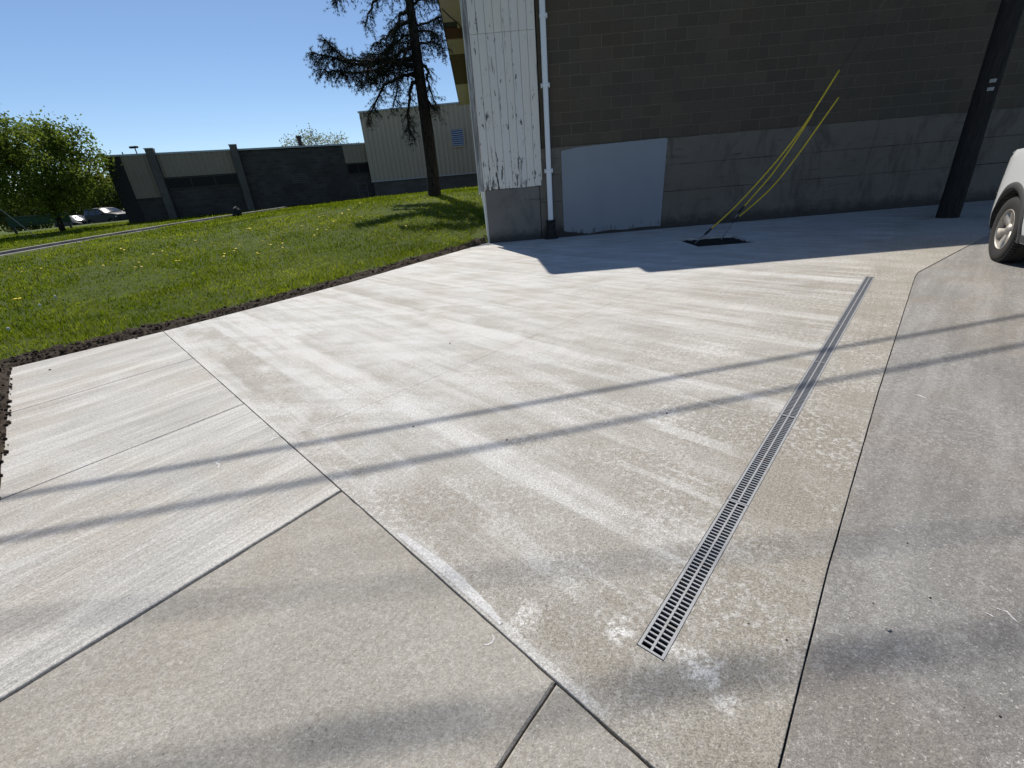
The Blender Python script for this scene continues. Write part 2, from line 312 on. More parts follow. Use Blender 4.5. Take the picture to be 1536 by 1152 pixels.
# ------------------------------------------------------------------ terrain height (thin plate spline through surveyed spots)
CTRL = np.array([(-4.86, 4.22, 0), (-3.97, 5.13, 0.0), (-3.2, 6.1, 0.0), (-2.44, 7.11, 0.0), (-1.3, 8.9, 0.02), (-.3, 10.55, .05), (-3, 2.3, 0), (-1, .1, 0), (-2.11, 17, .92), (-.7, 13, .50), (-.95, 22, .95), (-6, 11, .26), (-5, 8, .11), (-7.5, 6.5, .05),
    (-21.9, 29.3, .56), (-15.5, 32.2, .62), (-8.7, 35.2, .73), (-1, 34.5, .80), (-15.3, 14.6, .35), (-14.7, 18.9, .45), (-13.5, 27, .58), (-23.9, 27, .50), (-33, 45, .45), (-28, 36, .50), (-45, 55, -.1), (-36, 54, -.12), (-60, 60, -.2), (-60, 20, 0), (-30, 8, .05), (-9, 1, 0), (-20, -5, 0), (-60, -10, 0), (5, 50, .7), (5, 65, .6), (-100, 70, -.3), (-110, 0, -.1)])
def _U(r2): return np.where(r2 > 0, r2 * np.log(np.maximum(r2, 1e-12)), 0)
_P = CTRL[:, :2]; _n = len(_P); _K = _U(((_P[:, None] - _P[None]) ** 2).sum(-1)) + np.eye(_n) * 1.0
_A = np.zeros((_n + 3, _n + 3)); _A[:_n, :_n] = _K; _A[:_n, _n] = 1; _A[:_n, _n + 1:] = _P; _A[_n, :_n] = 1; _A[_n + 1:, :_n] = _P.T
_w = np.linalg.solve(_A, np.concatenate([CTRL[:, 2], np.zeros(3)]))
def tz(X, Y):
    X = np.asarray(X, float); Y = np.asarray(Y, float); out = np.full(X.shape, _w[_n]) + _w[_n + 1] * X + _w[_n + 2] * Y
    for i in range(_n): out = out + _w[i] * _U((X - _P[i, 0]) ** 2 + (Y - _P[i, 1]) ** 2)
    return out
def tz1(x, y): return float(tz(np.array([x]), np.array([y]))[0])
def on_terrain(u, v):
    """where a photo ray meets the lawn"""
    d = ray(u, v); d = d / d.y; lo = None
    for k in range(1, 1200):
        y = 3 + k * .05; p = Vector((0, 0, CAM_H)) + d * y
        if p.z < tz1(p.x, p.y): return Vector((p.x, p.y, tz1(p.x, p.y)))
    return None

# ------------------------------------------------------------------ ground, lawn
mb = MB(); mb.add([(-1500, -600, -.45), (1500, -600, -.45), (1500, 2500, -.45), (-1500, 2500, -.45)], [(0, 1, 2, 3)])
mb.build('ground', M['lawn'], kind='structure')
WALKL = (.68, -.733)                       # direction of the sidewalk
LAWN = [(-.74, -.13), (-1.33, .52), (-3.03, 2.35), (-4.09, 3.47), (-4.835, 4.235), (-3.975, 5.135), (-3.2, 6.07), (-2.445, 7.115), (-1.35, 8.88), (-.25, 10.62), (-.27, 10.75), (-.5, 17), (-.98, 28.6), (-.98, 30), (9, 30), (9, 75), (-120, 75), (-120, -20), (-1.0, -20)]
ex = []
for d, x0, x1, y0, y1 in ((.22, -9, 1, 3, 13), (.5, -16, 1, 1, 22), (1.2, -34, 8, -8, 44), (5, -119, 8, -19, 74)):
    for x in np.arange(x0, x1, d):
        for y in np.arange(y0, y1, d):
            xx, yy = x + random.uniform(-.3, .3) * d, y + random.uniform(-.3, .3) * d
            if d > .3 and -9 < xx < 1 and 3 < yy < 13: continue
            if d > .6 and -16 < xx < 1 and 1 < yy < 22: continue
            if d > 2 and -34 < xx < 8 and -8 < yy < 44: continue
            if inside(LAWN, xx, yy): ex.append((xx, yy))
v, f = cdt(LAWN, ex)
X = np.array([a.x for a in v]); Y = np.array([a.y for a in v]); Z = tz(X, Y) + rng.normal(0, .006, len(X)); near_ = np.array([min((Vector(LAWN[i]).lerp(Vector(LAWN[i + 1]), max(0, min(1, (Vector((a.x, a.y)) - Vector(LAWN[i])).dot(Vector(LAWN[i + 1]) - Vector(LAWN[i])) / max(1e-9, (Vector(LAWN[i + 1]) - Vector(LAWN[i])).length_squared)))) - Vector((a.x, a.y))).length for i in range(9)) if a.x > -7 and a.y < 13 else 9 for a in v]); Z -= np.where(near_ < .2, .05, 0)
lawn = mobj('lawn', raw_mesh('lawn', np.stack([X, Y, Z], 1), f, True), M['lawn'], kind='structure')

# ------------------------------------------------------------------ driveway and sidewalk slabs
pave = empty('driveway', kind='structure')
base = MB(); base.add([(-6, -2, -.16), (20, -2, -.16), (20, 11, -.16), (-6, 11, -.16)], [(0, 1, 2, 3)]); base.build('joint_bed', M['joint'], pave)
def shrink(poly, g):
    """inset a CCW polygon by g"""
    n = len(poly); out = []
    for i in range(n):
        a, b, c = Vector(poly[i - 1]), Vector(poly[i]), Vector(poly[(i + 1) % n]); d1 = (b - a).normalized(); d2 = (c - b).normalized()
        n1 = Vector((-d1.y, d1.x)); n2 = Vector((-d2.y, d2.x)); k = 1 + n1.dot(n2); out.append(b + (n1 + n2) * (g / max(k, .3)))
    return out
def rough_edge(poly, amp=.003, step=.06):
    out = []
    for i in range(len(poly)):
        a, b = Vector(poly[i]), Vector(poly[(i + 1) % len(poly)]); L = (b - a).length; n = max(1, int(min(L / step, 160))); out.append(a)
        nn = Vector((-(b - a).y, (b - a).x)).normalized()
        for k in range(1, n): out.append(a.lerp(b, k / n) + nn * random.gauss(0, amp))
    return out
def slab(poly, mat, name='concrete_slab', gap=.004, bev=.007, holes=(), z=0.0, amp=.0015, thick=.12, label=None):
    area = sum(poly[i][0] * poly[(i + 1) % len(poly)][1] - poly[(i + 1) % len(poly)][0] * poly[i][1] for i in range(len(poly)))
    if area < 0: poly = poly[::-1]
    outer = rough_edge(shrink(poly, gap), amp); inner = shrink(outer, bev)
    v, f = cdt(inner, holes=holes); vs = [(a.x, a.y, z) for a in v]; fs = list(f)
    n = len(inner)                                   # first n cdt verts are the inner ring
    k = len(vs); vs += [(p.x, p.y, z - bev * .8) for p in outer]; m = len(vs); vs += [(p.x, p.y, z - thick) for p in outer]
    for i in range(n):
        j = (i + 1) % n; fs += [(i, k + i, k + j, j), (k + i, m + i, m + j, k + j)]
    off = n
    for h in holes:
        hn = len(h); q = len(vs); vs += [(p[0], p[1], z - thick) for p in h]
        for i in range(hn): j = (i + 1) % hn; fs.append((off + i, off + j, q + j, q + i))
        off += hn
    mb = MB(); mb.add(vs, fs); return mb.build(name, mat, pave, label=label)
# corner points (metres)
D1, D2 = Vector((.335, .862)), Vector((4.01, 4.836))            # trench drain axis
dd = (D2 - D1).normalized(); dn = Vector((-dd.y, dd.x)); DW = .0425
drain_hole = [D1 - dn * DW, D2 - dn * DW, D2 + dn * DW, D1 + dn * DW]
HOLE = [(3.29, 7.66), (4.25, 7.62), (4.31, 8.54), (3.27, 8.66)]
A = Vector((-3.95, 5.12)); B = A + Vector((.68, -.733)) * 8.6   # slab edge along the sidewalk
def on_ab(t): return A + Vector((.68, -.733)) * t
J = [Vector(p) for p in ((.25, .235), (.54, .56), (1.02, 1.10), (2.11, 2.28), (4.37, 4.68), (4.56, 4.86), (6.0, 5.85), (11.0, 9.3), (12.5, 10.35))]
t1 = 3.85                                                       # where the thin saw cut starts on AB
cutA, cutB = on_ab(t1 - .04), Vector((3.2, 6.62)); cutC = Vector((6.35, 9.3)); cutD = Vector((7.6, 10.36))
edge = [(-3.95, 5.12), (-3.2, 6.05), (-2.42, 7.1), (-1.33, 8.86), (-.22, 10.6), (-.22, 10.36)]
far_poly = [tuple(cutA)] + [(-3.95, 5.12)] + edge[1:5] + [(-.21, 10.38), (7.6, 10.36), (6.35, 9.3), (3.2, 6.62)]
l2a, l2b = Vector((-2.47, 7.04)), Vector((.62, 4.13))           # second cut, across
def lerp(a, b, t): return Vector(a).lerp(Vector(b), t)
near_poly = [tuple(cutA), (3.2, 6.62), (6.35, 9.3), (7.6, 10.36), tuple(J[8]), tuple(J[7]), tuple(J[6]), tuple(J[5]), tuple(J[4]), tuple(J[3]), tuple(J[2]), tuple(J[1]), tuple(J[0]), tuple(on_ab(6.62))]
slab(near_poly, M['slab_new'], holes=[drain_hole], gap=.0006, bev=.0014, amp=.0002, label='broad driveway slab with the trench drain let into it')
# the far slab is split once more by the second cut
ix = lerp(cutA, cutB, .47)
slab([tuple(cutA), (-3.95, 5.12), (-3.2, 6.05), tuple(l2a), tuple(ix)], M['slab_new'], gap=.0006, bev=.0014, amp=.0002)
slab([tuple(l2a), (-2.42, 7.1), (-1.33, 8.86), (-.22, 10.6), (-.21, 10.38), (7.6, 10.36), (6.35, 9.3), (3.2, 6.62), tuple(ix)], M['slab_new'], holes=[HOLE], gap=.0006, bev=.0014, amp=.0002, label='far driveway slab with a square opening left round the guy anchors')
# sidewalk flags
s0, s1, s2, s3, s4 = (0, 1.49, 3.03, 4.545, 5.885); WV = Vector((-.89, -.91)); WV2 = Vector((-.80, -.955))
def wk(t, k=1.0): return on_ab(t) + WV2.lerp(WV, max(0, 1 - t / 2)) * k
for i, (a, b, mt) in enumerate(((s0, s1, 'slab_walk'), (s1, s2, 'slab_walk'), (s2, s3, 'slab_walk'), (s3, s4, 'slab_old'), (s4, 7.4, 'slab_old'), (7.4, 8.9, 'slab_old'))):
    old = mt == 'slab_old'
    slab([tuple(on_ab(a)), tuple(wk(a)), tuple(wk(b)), tuple(on_ab(b))], M[mt], name='sidewalk_slab', gap=.005 if a == s4 else .003 if old else .0055, bev=.006 if old else .003, amp=.0012 if old else .0008, z=-.004 if old else 0)
# old driveway right of the joint
slab([tuple(J[0] + Vector((-.0, -.0))), tuple(J[1]), tuple(J[2]), tuple(J[3]), tuple(J[4]), tuple(J[5]), tuple(J[6]), tuple(J[7]), tuple(J[8]), (20, 10.36), (20, -2), (2.0, -2), tuple(on_ab(8.0))], M['slab_drive'], gap=.0018, bev=.0045, amp=.001, z=-.006)
# white cement smear on the slab edge, a thin skim
sm = MB(); pts = []
for k in range(17):
    t_ = 5.02 + .62 * k / 16; w_ = .010 + .032 * math.sin(math.pi * (k + .5) / 17) ** .7; p = on_ab(t_); nn = Vector((.733, .68)); pts.append((p + nn * .012, p + nn * (.012 + w_ + random.uniform(-.003, .003))))
vs = [(a.x, a.y, .0015) for a, b in pts] + [(b.x, b.y, .0015) for a, b in pts]; sm.add(vs, [(i, i + 1, 17 + i + 1, 17 + i) for i in range(16)])
M['skim'] = concrete('skim', (.58, .57, .56), (.64, .63, .62), (.55, .54, .52), white=.4, speck=.3, seed=7)
sm.build('cement_smear', M['skim'], pave)
for k, px in enumerate(([(738, 950), (741, 956), (739, 962), (731, 966), (722, 967)], [(332, 686), (329, 691), (324, 694), (329, 697), (327, 703)], [(1488, 908), (1500, 912), (1512, 916), (1519, 924), (1526, 930), (1536, 936)], [(1340, 791), (1346, 794), (1356, 798)], [(1368, 590), (1380, 592), (1392, 597)], [(405, 662), (410, 657), (420, 656)], [(1476, 916), (1486, 920), (1492, 924)], [(596, 978), (600, 972), (598, 968)])):
    P = [gnd(a, b) for a, b in px]; w_ = .0045 * max(.6, P[0].y * .75); vs = []
    P = [P[0]] + [a.lerp(b, q_ / 4) for a, b in zip(P, P[1:]) for q_ in (1, 2, 3, 4)]
    for i, p in enumerate(P):
        d = (P[min(i + 1, len(P) - 1)] - P[max(i - 1, 0)]).normalized(); nn = Vector((-d.y, d.x, 0)); ww = w_ * math.sin(math.pi * (i + .6) / (len(P) + .2)) * random.uniform(.45, 1.2); zz = Vector((0, 0, .0012 - (.006 if px[0][0] > 1300 else .004 if px[0][1] > 900 else 0))); vs += [p + nn * ww + zz, p - nn * ww + zz]
    mb = MB(); mb.add(vs, [(2 * i, 2 * i + 2, 2 * i + 3, 2 * i + 1) for i in range(len(P) - 1)]); mb.build('scrape_mark', M['skim'], pave)
# opening for the guy anchors: soil floor
mb = MB(); n = 14; g = [(HOLE[0][0] + (HOLE[1][0] - HOLE[0][0]) * i / n * 1.0, HOLE[0][1] + (HOLE[3][1] - HOLE[0][1]) * j / n) for j in range(n + 1) for i in range(n + 1)]
mb.add([(x, y, -.034 + random.uniform(-.014, .014)) for x, y in g], [(j * (n + 1) + i, j * (n + 1) + i + 1, (j + 1) * (n + 1) + i + 1, (j + 1) * (n + 1) + i) for j in range(n) for i in range(n)])
M['pit'] = simple('pit_soil', (.012, .010, .009), .95, var=.4, scale=30)
mb.build('soil_pit', M['pit'], pave, smooth=True, kind='stuff')

# ------------------------------------------------------------------ trench drain
td = empty('trench_drain', (D1.x, D1.y, 0), math.atan2(dd.y, dd.x), label='long narrow grey slotted channel drain running up the driveway slab', cat='drain')
LT = (D2 - D1).length
mb = MB(); mb.box(.001, LT - .001, -.0415, -.0385, -.11, -.002); mb.box(.001, LT - .001, .0385, .0415, -.11, -.002); mb.box(.001, LT - .001, -.0385, .0385, -.115, -.11); mb.box(.001, .004, -.0385, .0385, -.11, -.004); mb.box(LT - .004, LT - .001, -.0385, .0385, -.11, -.004)
mb.build('channel', M['channel_black'], td)
def grate(L):
    mb = MB(); z0, z1 = -.005, .0
    mb.box(0, L, -.0405, -.0315, z0, z1); mb.box(0, L, .0315, .0405, z0, z1); mb.box(.0071, L - .0071, -.0035, .0035, z0, z1)
    mb.box(0, .007, -.0315, .0315, z0, z1 - .0004); mb.box(L - .007, L, -.0315, .0315, z0, z1 - .0004)
    n = int(round((L - .016) / .0184)); p = (L - .014) / n
    for k in range(1, n):
        x = .007 + k * p
        for a, b in ((-.0315, -.0035), (.0035, .0315)):
            T_, B_ = z1 - .0012, -.012; mb.add([(x - .0027, a, T_), (x + .0027, a, T_), (x + .0027, b, T_), (x - .0027, b, T_), (x - .0012, a, B_), (x + .0012, a, B_), (x + .0012, b, B_), (x - .0012, b, B_)], [(0, 1, 2, 3), (0, 4, 5, 1), (3, 2, 6, 7), (0, 3, 7, 4), (1, 5, 6, 2)])
    return mb.mesh('grate', fix=False)
jj = [0.004, .825, 1.70, 2.585, 3.50, 4.40, LT - .004]; gm = {}
for a, b in zip(jj, jj[1:]):
    o = mobj('grate', grate(b - a - .004), M['grey_plastic'], td); o.location = (a, 0, .0)

# ------------------------------------------------------------------ near building (block wall, boarded bay)
YW = 10.40
bl = empty('block_building', (-.22, YW, 0), label='dark block-walled building with peeling white board bay beside the driveway', cat='building')
bl.location = (0, 0, 0)
# structural core behind the skins
mb = MB(); mb.prism([(-.20, YW + .12), (18, YW + .12), (18, 28), (-.90, 28)], -.4, 4.98); mb.build('wall_core', M['mortar'], bl)
mb = MB(); mb.box(1.03, 18, YW + .008, YW + .115, 1.77, 4.985); mb.build('mortar_backing', M['mortar'], bl)
# foundation lifts
for z0, z1, off in ((-.3, .745, -.03), (.752, 1.262, -.024), (1.269, 1.765, -.032)):
    mb = MB(); x = .945; nx = 60; xs = [x + (17.9 - x) * k / nx for k in range(nx + 1)]; zs = [z0, z1]
    vs = [(a, YW + off + random.uniform(-.003, .003), b + (random.uniform(-.004, .004) if 0 < i < nx else 0)) for b in zs for i, a in enumerate(xs)]; m_ = nx + 1
    vs += [(a, YW + .115, b) for b in zs for a in xs]
    fs = [(i, i + 1, m_ + i + 1, m_ + i) for i in range(nx)] + [(m_ + i, m_ + i + 1, 3 * m_ + i + 1, 3 * m_ + i) for i in range(nx)] + [(0, m_, 3 * m_, 2 * m_), (i, 2 * m_ + i, 2 * m_ + i + 1, i + 1)]
    fs += [(i, 2 * m_ + i, 2 * m_ + i + 1, i + 1) for i in range(nx)]
    mb.add(vs, fs[:-nx - 1] + fs[-nx:]); mb.build('foundation_lift', M['foundation'], bl)
mb = MB(); mb.box(-.215, .935, YW - .022, YW + .115, -.3, 1.075); mb.build('corner_foundation', M['foundation2'], bl, bevel=.008)
# parged patch, slightly uneven outline
top = [(1.425, 1.70), (1.70, 1.735), (2.2, 1.752), (2.9, 1.765), (3.585, 1.772)]; bot = [(3.555, .06), (3.2, .075), (2.8, .05), (2.4, .07), (2.0, .03), (1.7, .075), (1.43, .12)]
poly = [Vector(p) for p in [(1.415, 1.66)] + top + [(3.605, 1.74)] + bot]
poly = rough_edge([tuple(p) for p in poly][::-1], .0022, .05)
mb = MB(); Mx = Matrix(((1, 0, 0, 0), (0, 0, 1, 0), (0, 1, 0, 0), (0, 0, 0, 1))); mb.prism([(p.x, p.y) for p in poly], YW - .043, YW - .020, Mx); mb.build('parged_patch', M['parging'], bl, label='pale grey-blue parged rectangle on the foundation')
# blocks: 300 nearest in view as parts, the rest joined
bw, bh, jt = .4064, .2032, .010
bmesh_ = MB().box(0, bw - jt, .0035, .07, 0, bh - jt).mesh('block', bevel=.006); bmesh_.materials.append(M['block'])
def projpx(p):
    c = RM.transposed() @ (Vector(p) - Vector((0, 0, CAM_H))); return 768 + FPX * c.x / c.z, 576 + FPX * c.y / c.z
cells = []
for r in range(16):
    z = 1.777 + r * bh
    if z + bh > 5.0: break
    x = 1.035; first = r % 2
    while x < 17.9:
        w_ = (bw / 2 if first else bw); first = 0; u_, v_ = projpx((x + w_ / 2, YW, z + bh / 2)); cells.append((x, z, w_, -15 < u_ < 1560 and v_ > -12, u_)); x += w_
vis = [c for c in cells if c[3]]; hid = [c for c in cells if not c[3]]
vis.sort(key=lambda c: c[4]); big = [c for c in vis if c[2] == bw]; parts_ = big[:300]; rest = [c for c in vis if c not in parts_] + hid
half_ = MB().box(0, bw / 2 - jt, .0035, .07, 0, bh - jt).mesh('block_half', bevel=.006); half_.materials.append(M['block'])
for (x, z, w_, _, _) in parts_:
    o = bpy.data.objects.new('block', bmesh_); COL.objects.link(o); o.parent = bl; o.location = (x, YW + random.uniform(-.002, .002), z)
mb = MB()
for (x, z, w_, _, _) in rest: mb.box(x, x + w_ - jt, YW + .0035, YW + .07, z, z + bh - jt)
mb.build('block_field', M['block'], bl, kind='stuff')
# boards of the bay
bx0, bx1, nb = -.235, 1.0, 8; bwid = (bx1 - bx0) / nb
for k in range(nb):
    for z0, z1 in ((1.083, 3.755), (3.759, 4.99)):
        mb = MB(); d_ = random.uniform(-.002, .002); mb.box(bx0 + k * bwid + .0025, bx0 + (k + 1) * bwid - .0025, YW - .035 + d_, YW + .1, z0 + random.uniform(-.008, .004) * (z0 < 2), z1)
        mb.build('board', M['peel'], bl, bevel=.003)
mb = MB(); mb.box(-.335, -.24, YW - .05, YW + .03, 1.06, 4.99); mb.build('corner_board', M['weather'], bl, bevel=.003, label='weathered grey corner board with worn paint')
# side wall: runs back at a slight angle
SWx = lambda y: -.25 - .0395 * (y - YW)
mb = MB(); mb.prism([(SWx(YW + .12) - .0, YW + .115), (-.2, YW + .115), (-.86, 28.0), (SWx(28.0), 28.0)], -.2, 4.99); mb.build('side_wall', M['white_trim'], bl)
mb = MB(); mb.prism([(-.352, YW + .031), (-.335, YW + .031), (-.335, YW + .12), (-.352, YW + .12)], 1.0, 4.99); mb.build('corner_trim', M['white_trim'], bl)
# roof, soffit, fascia, gutter
OV = .55; ZS = 5.0
rf = MB(); rf.prism([(SWx(10.44) - OV, 10.44), (.42, 10.44), (.42, 10.06), (18.4, 10.06), (18.4, 28.4), (SWx(28.4) - OV, 28.4)], ZS + .03, ZS + .14); roof = rf.build('roof', M['roofing'], bl)
mb = MB(); mb.prism([(SWx(10.44) - OV - .02, 10.44), (SWx(10.44) - OV, 10.44), (SWx(28.4) - OV, 28.4), (SWx(28.4) - OV - .02, 28.4)], ZS - .03, ZS + .13); mb.build('fascia', M['fascia'], bl)
mb = MB(); mb.box(.43, 18.3, 10.08, YW - .03, ZS + .0, ZS + .028); mb.build('front_soffit', M['soffit'], bl)
for y0, y1, mt in ((10.46, 14.35, 'soffit'), (14.90, 15.93, 'soffit_rust'), (15.93, 17.6, 'soffit'), (17.6, 20.3, 'soffit_bare'), (20.3, 22.65, 'soffit_bare'), (22.65, 28.3, 'soffit')):
    mb = MB(); y1 -= .012; mb.prism([(SWx(y0) - OV, y0), (SWx(y0) + .02, y0), (SWx(y1) + .02, y1), (SWx(y1) - OV, y1)], ZS + .0 - (.006 if mt == 'soffit' else -.012), ZS + .026)
    mb.build('soffit_panel', M[mt], bl)
mb = MB(); y0, y1 = 14.35, 14.89; mb.prism([(SWx(y0) - .2, y0), (SWx(y0) + .02, y0), (SWx(y1) + .02, y1), (SWx(y1) - .2, y1)], ZS - .006, ZS + .026); mb.build('soffit_panel', M['soffit'], bl)
mb = MB(); mb.tube([(SWx(13.6) - OV + .05, 13.3, ZS - .012), (SWx(14) - .35, 13.9, ZS - .02), (SWx(14.6) - .15, 14.5, ZS - .03), (SWx(15) - .02, 14.75, ZS - .16)], .012, 6); mb.build('loose_wire', M['cable'], bl)
gt = MB(); gt.add([(x, y, z) for x in (.45, 18.3) for y, z in ((10.055, 5.02), (10.055, 4.91), (9.96, 4.91), (9.94, 5.02), (9.95, 5.02), (9.966, 4.918), (10.047, 4.918), (10.047, 5.02))], [(i, (i + 1) % 8, 8 + (i + 1) % 8, 8 + i) for i in range(8)]); gt.build('gutter', M['white_metal'], bl)

# ------------------------------------------------------------------ downspout
ds = empty('downspout', (1.14, YW - .1, 0), label='white metal downspout running down the block wall into a black drain boot', cat='downspout')
mb = MB(); z0, z1 = .36, 4.9
for a, b, w_ in ((.36, 1.355, .052), (1.335, 2.86, .048), (2.84, 4.9, .052)): mb.box(-w_, w_, -.037, .037, a, b + .0)
mb.build('pipe', M['white_metal'], ds, bevel=.012)
for z in (1.34, 2.84, 3.92):
    mb = MB(); mb.box(-.06, .06, -.043, .043, z - .012, z + .035); mb.box(.06, .085, -.01, .05, z - .03, z + .05); mb.box(-.085, -.06, .01, .05, z - .03, z + .05) if z < 3 else None; mb.build('bracket', M['white_metal'], ds, bevel=.004)
mb = MB(); mb.lathe([(.0, .38), (.095, .39), (.105, .36), (.09, .33), (.088, .29), (.10, .26), (.092, .2), (.105, .14), (.10, .08), (.14, .03), (.17, -.02)], 16); mb.build('drain_boot', M['black_plastic'], ds, smooth=False)

# ------------------------------------------------------------------ utility pole, guys, overhead cables
PX, PY = 8.22, 8.50
up = empty('utility_pole', (PX, PY, 0), label='dark wooden utility pole standing before the block wall', cat='utility pole')
mb = MB(); zs = [-.3, 0, .6, 1.5, 3, 5, 7.5, 10.2]; mb.tube([(random.uniform(-.008, .008), random.uniform(-.008, .008), z) for z in zs], [.175, .168, .16, .152, .145, .135, .125, .112], 20); mb.build('shaft', M['pole'], up, smooth=True)
mb = MB(); mb.box(-.06, .06, -1.15, 1.15, 9.0, 9.12); mb.build('crossarm', M['pole'], up, bevel=.01).location = (-.18, 0, 0)
va = math.atan2(-PY, -PX)
for z, dz in ((1.955, .05), (2.07, .05)):
    mb = MB(); R_ = .158
    for k in range(5):
        a0 = va + .05 + k * .11; a1 = a0 + .11; mb.add([(R_ * math.cos(a), R_ * math.sin(a), zz) for zz in (z, z + dz) for a in (a0, a1)] + [((R_ - .004) * math.cos(a), (R_ - .004) * math.sin(a), zz) for zz in (z, z + dz) for a in (a0, a1)], [(0, 1, 3, 2), (2, 3, 7, 6), (0, 4, 5, 1)])
    mb.build('metal_tag', M['tag'], up)
def guy(px, Y0, Y1, rod0, label):
    """px: photo points along the guard, first one at the clamp; Y0..Y1: its real distance from the camera plane"""
    n = len(px); G = [aty(u_, v_, Y0 + (Y1 - Y0) * i / (n - 1)) for i, (u_, v_) in enumerate(px)]; off = Vector(rod0)
    o = empty('guy_wire', rod0, label=label, cat='guy wire', group='guy wires of the utility pole')
    d = (G[-1] - G[-2]).normalized(); k = (PX - .12 - G[-1].x) / d.x; end = G[-1] + d * k; end.y = PY; end.z = min(end.z, 6.6)
    C = [G[0]] + [a.lerp(b, q / 4) for a, b in zip(G, G[1:]) for q in (1, 2, 3, 4)]
    for _ in range(3): C = [C[0]] + [(C[i - 1] + C[i] * 2 + C[i + 1]) / 4 for i in range(1, len(C) - 1)] + [C[-1]]
    d0 = (C[1] - C[0]).normalized(); e = C[0] - d0 * .10
    mb = MB(); mb.tube([e - off] + [c - off for c in C] + [end - off], .0024, 6); mb.build('strand', M['cable'], o)
    mb = MB(); mb.tube([Vector((0, 0, -.1)), (e - off) * .03, e - off], .010, 8); mb.build('anchor_rod', M['galv'], o)
    mb = MB(); mb.tube([e - d0 * .03 - off, e + d0 * .03 - off, e + d0 * .13 - off], [.018, .024, .014], 8); mb.build('clamp', M['cable'], o)
    mb = MB(); mb.tube([c - off for c in C], [.015] + [.0125] * (len(C) - 1), 10); mb.build('guard', M['yellow'], o, smooth=True)
guy([(1066, 344), (1105, 309), (1160, 248), (1188, 213), (1216, 174), (1259, 105)], 8.28, 8.40, (3.42, 8.28, -.1), 'longest yellow-sleeved guy wire rising from the left of the square opening')
guy([(1115, 311), (1136, 287), (1158, 262), (1182, 228), (1202, 198), (1218, 172)], 8.42, 8.46, (3.98, 8.40, -.1), 'middle yellow-sleeved guy wire that meets the longest one half way up')
guy([(1107, 326), (1130, 307), (1158, 282), (1191, 241), (1224, 194), (1258, 146)], 8.40, 8.46, (3.95, 8.36, -.1), 'lowest yellow-sleeved guy wire, nearest the car')
SX, SYY = -SD.x / SD.z, -SD.y / SD.z                # shadow shift per metre of height
def cable(a, b, h, r, sagm, label, knots=()):
    """an overhead cable whose shadow lies on y = a + b x"""
    mb = MB(); pts = []
    for k in range(61):
        xs = -30 + 66 * k / 60; hh = h + sagm * (((xs - 2) / 20) ** 2 - .1); pts.append((xs - SX * hh, a + b * xs - SYY * hh, hh))
    mb.tube(pts, r, 8, cap=True)
    o = mb.build('overhead_cable', M['cable'], label=label, cat='cable', group='overhead cables strung past the utility pole')
    for (xs, L, rr) in knots:
        k = MB(); q = [(x_ - SX * h, a + b * x_ - SYY * h, h - sagm * .1) for x_ in (xs - L / 2, xs - L * .3, xs + L * .3, xs + L / 2)]; k.tube(q, [r, rr, rr, r], 10); k.build('splice_case', M['cable'], o)
cable(2.50, .20, 5.4, .0165, .12, 'overhead cable casting the farthest shadow line across the slab')
cable(2.09, .197, 5.65, .0165, .12, 'overhead cable casting the second shadow line across the slab')
cable(1.20, .01, 9.15, .009, .2, 'overhead cable casting the faint third shadow line')
cable(.735, .068, 8.8, .0125, .2, 'overhead cable casting the broad blurred nearest shadow', knots=((.45, .45, .018), (-.4, .5, .017), (.95, .35, .02)))

# ------------------------------------------------------------------ low building behind the lawn
LB = empty('low_brick_building', (-21.9, 29.3, 0), math.atan2(.408, .913), label='long low dark brick building with tan ribbed panels across the lawn', cat='building')
def sx(rx): return (rx * 29.3 + 21.9) / (.913 - .408 * rx)
def sz(rx, rz): return 1.3 + rz * (29.3 + .408 * sx(rx))
def brickmat(name, c1, c2, mo, sc=1.0):
    t = NT(name); tc = t.obj(); n = t.n.new('ShaderNodeTexBrick'); v = t.mapv(tc, rot=(math.radians(90), 0, 0)); t.link(v, n.inputs['Vector']); n.inputs['Scale'].default_value = sc
    n.inputs['Brick Width'].default_value = .41; n.inputs['Row Height'].default_value = .205; n.inputs['Mortar Size'].default_value = .012; t.put(n.inputs['Color1'], c1); t.put(n.inputs['Color2'], c2); t.put(n.inputs['Mortar'], mo); n.inputs['Bias'].default_value = .0
    c = t.mix(t.ramp(t.noise(tc, .7, 5, .65), [(.35, .0), (.7, .6)]), n.outputs['Color'], tuple(x * .5 for x in c1)); t.bump(n.outputs['Fac'], .4, -.01); return t.done(c, .9, spec=.2)
M['brick_dark'] = brickmat('brick_dark', (.062, .056, .050), (.09, .082, .072), (.10, .094, .085))
M['brick_pil'] = brickmat('brick_pilaster', (.12, .108, .095), (.15, .138, .12), (.14, .13, .118))
M['brick_end'] = simple('end_wall_dark', (.035, .032, .03), .9, var=.3, scale=8)
M['panel_tan'] = simple('ribbed_panel_tan', (.30, .245, .18), .7, var=.1, scale=1.5)
M['panel_tall'] = simple('ribbed_panel_tall', (.46, .375, .285), .7, var=.09, scale=1.2)
M['coping'] = simple('coping_pale', (.42, .44, .45), .5)
M['glass_dark'] = simple('window_dark', (.008, .008, .009), .3, var=.1, spec=.12)
M['frame_dark'] = simple('window_frame', (.03, .026, .022), .5)
L_end = sx(-.2437)
mb = MB(); mb.box(0, L_end + .3, .001, 9, -.6, 4.05); mb.build('wall', M['brick_dark'], LB)
mb = MB(); mb.box(-.02, sx(-.7165), -.06, 9.02, -.6, 4.09); mb.build('end_pier', M['brick_end'], LB)
mb = MB(); mb.box(-.06, L_end + .25, -.10, 9.1, 4.095, 4.19); mb.build('roof_coping', M['coping'], LB)
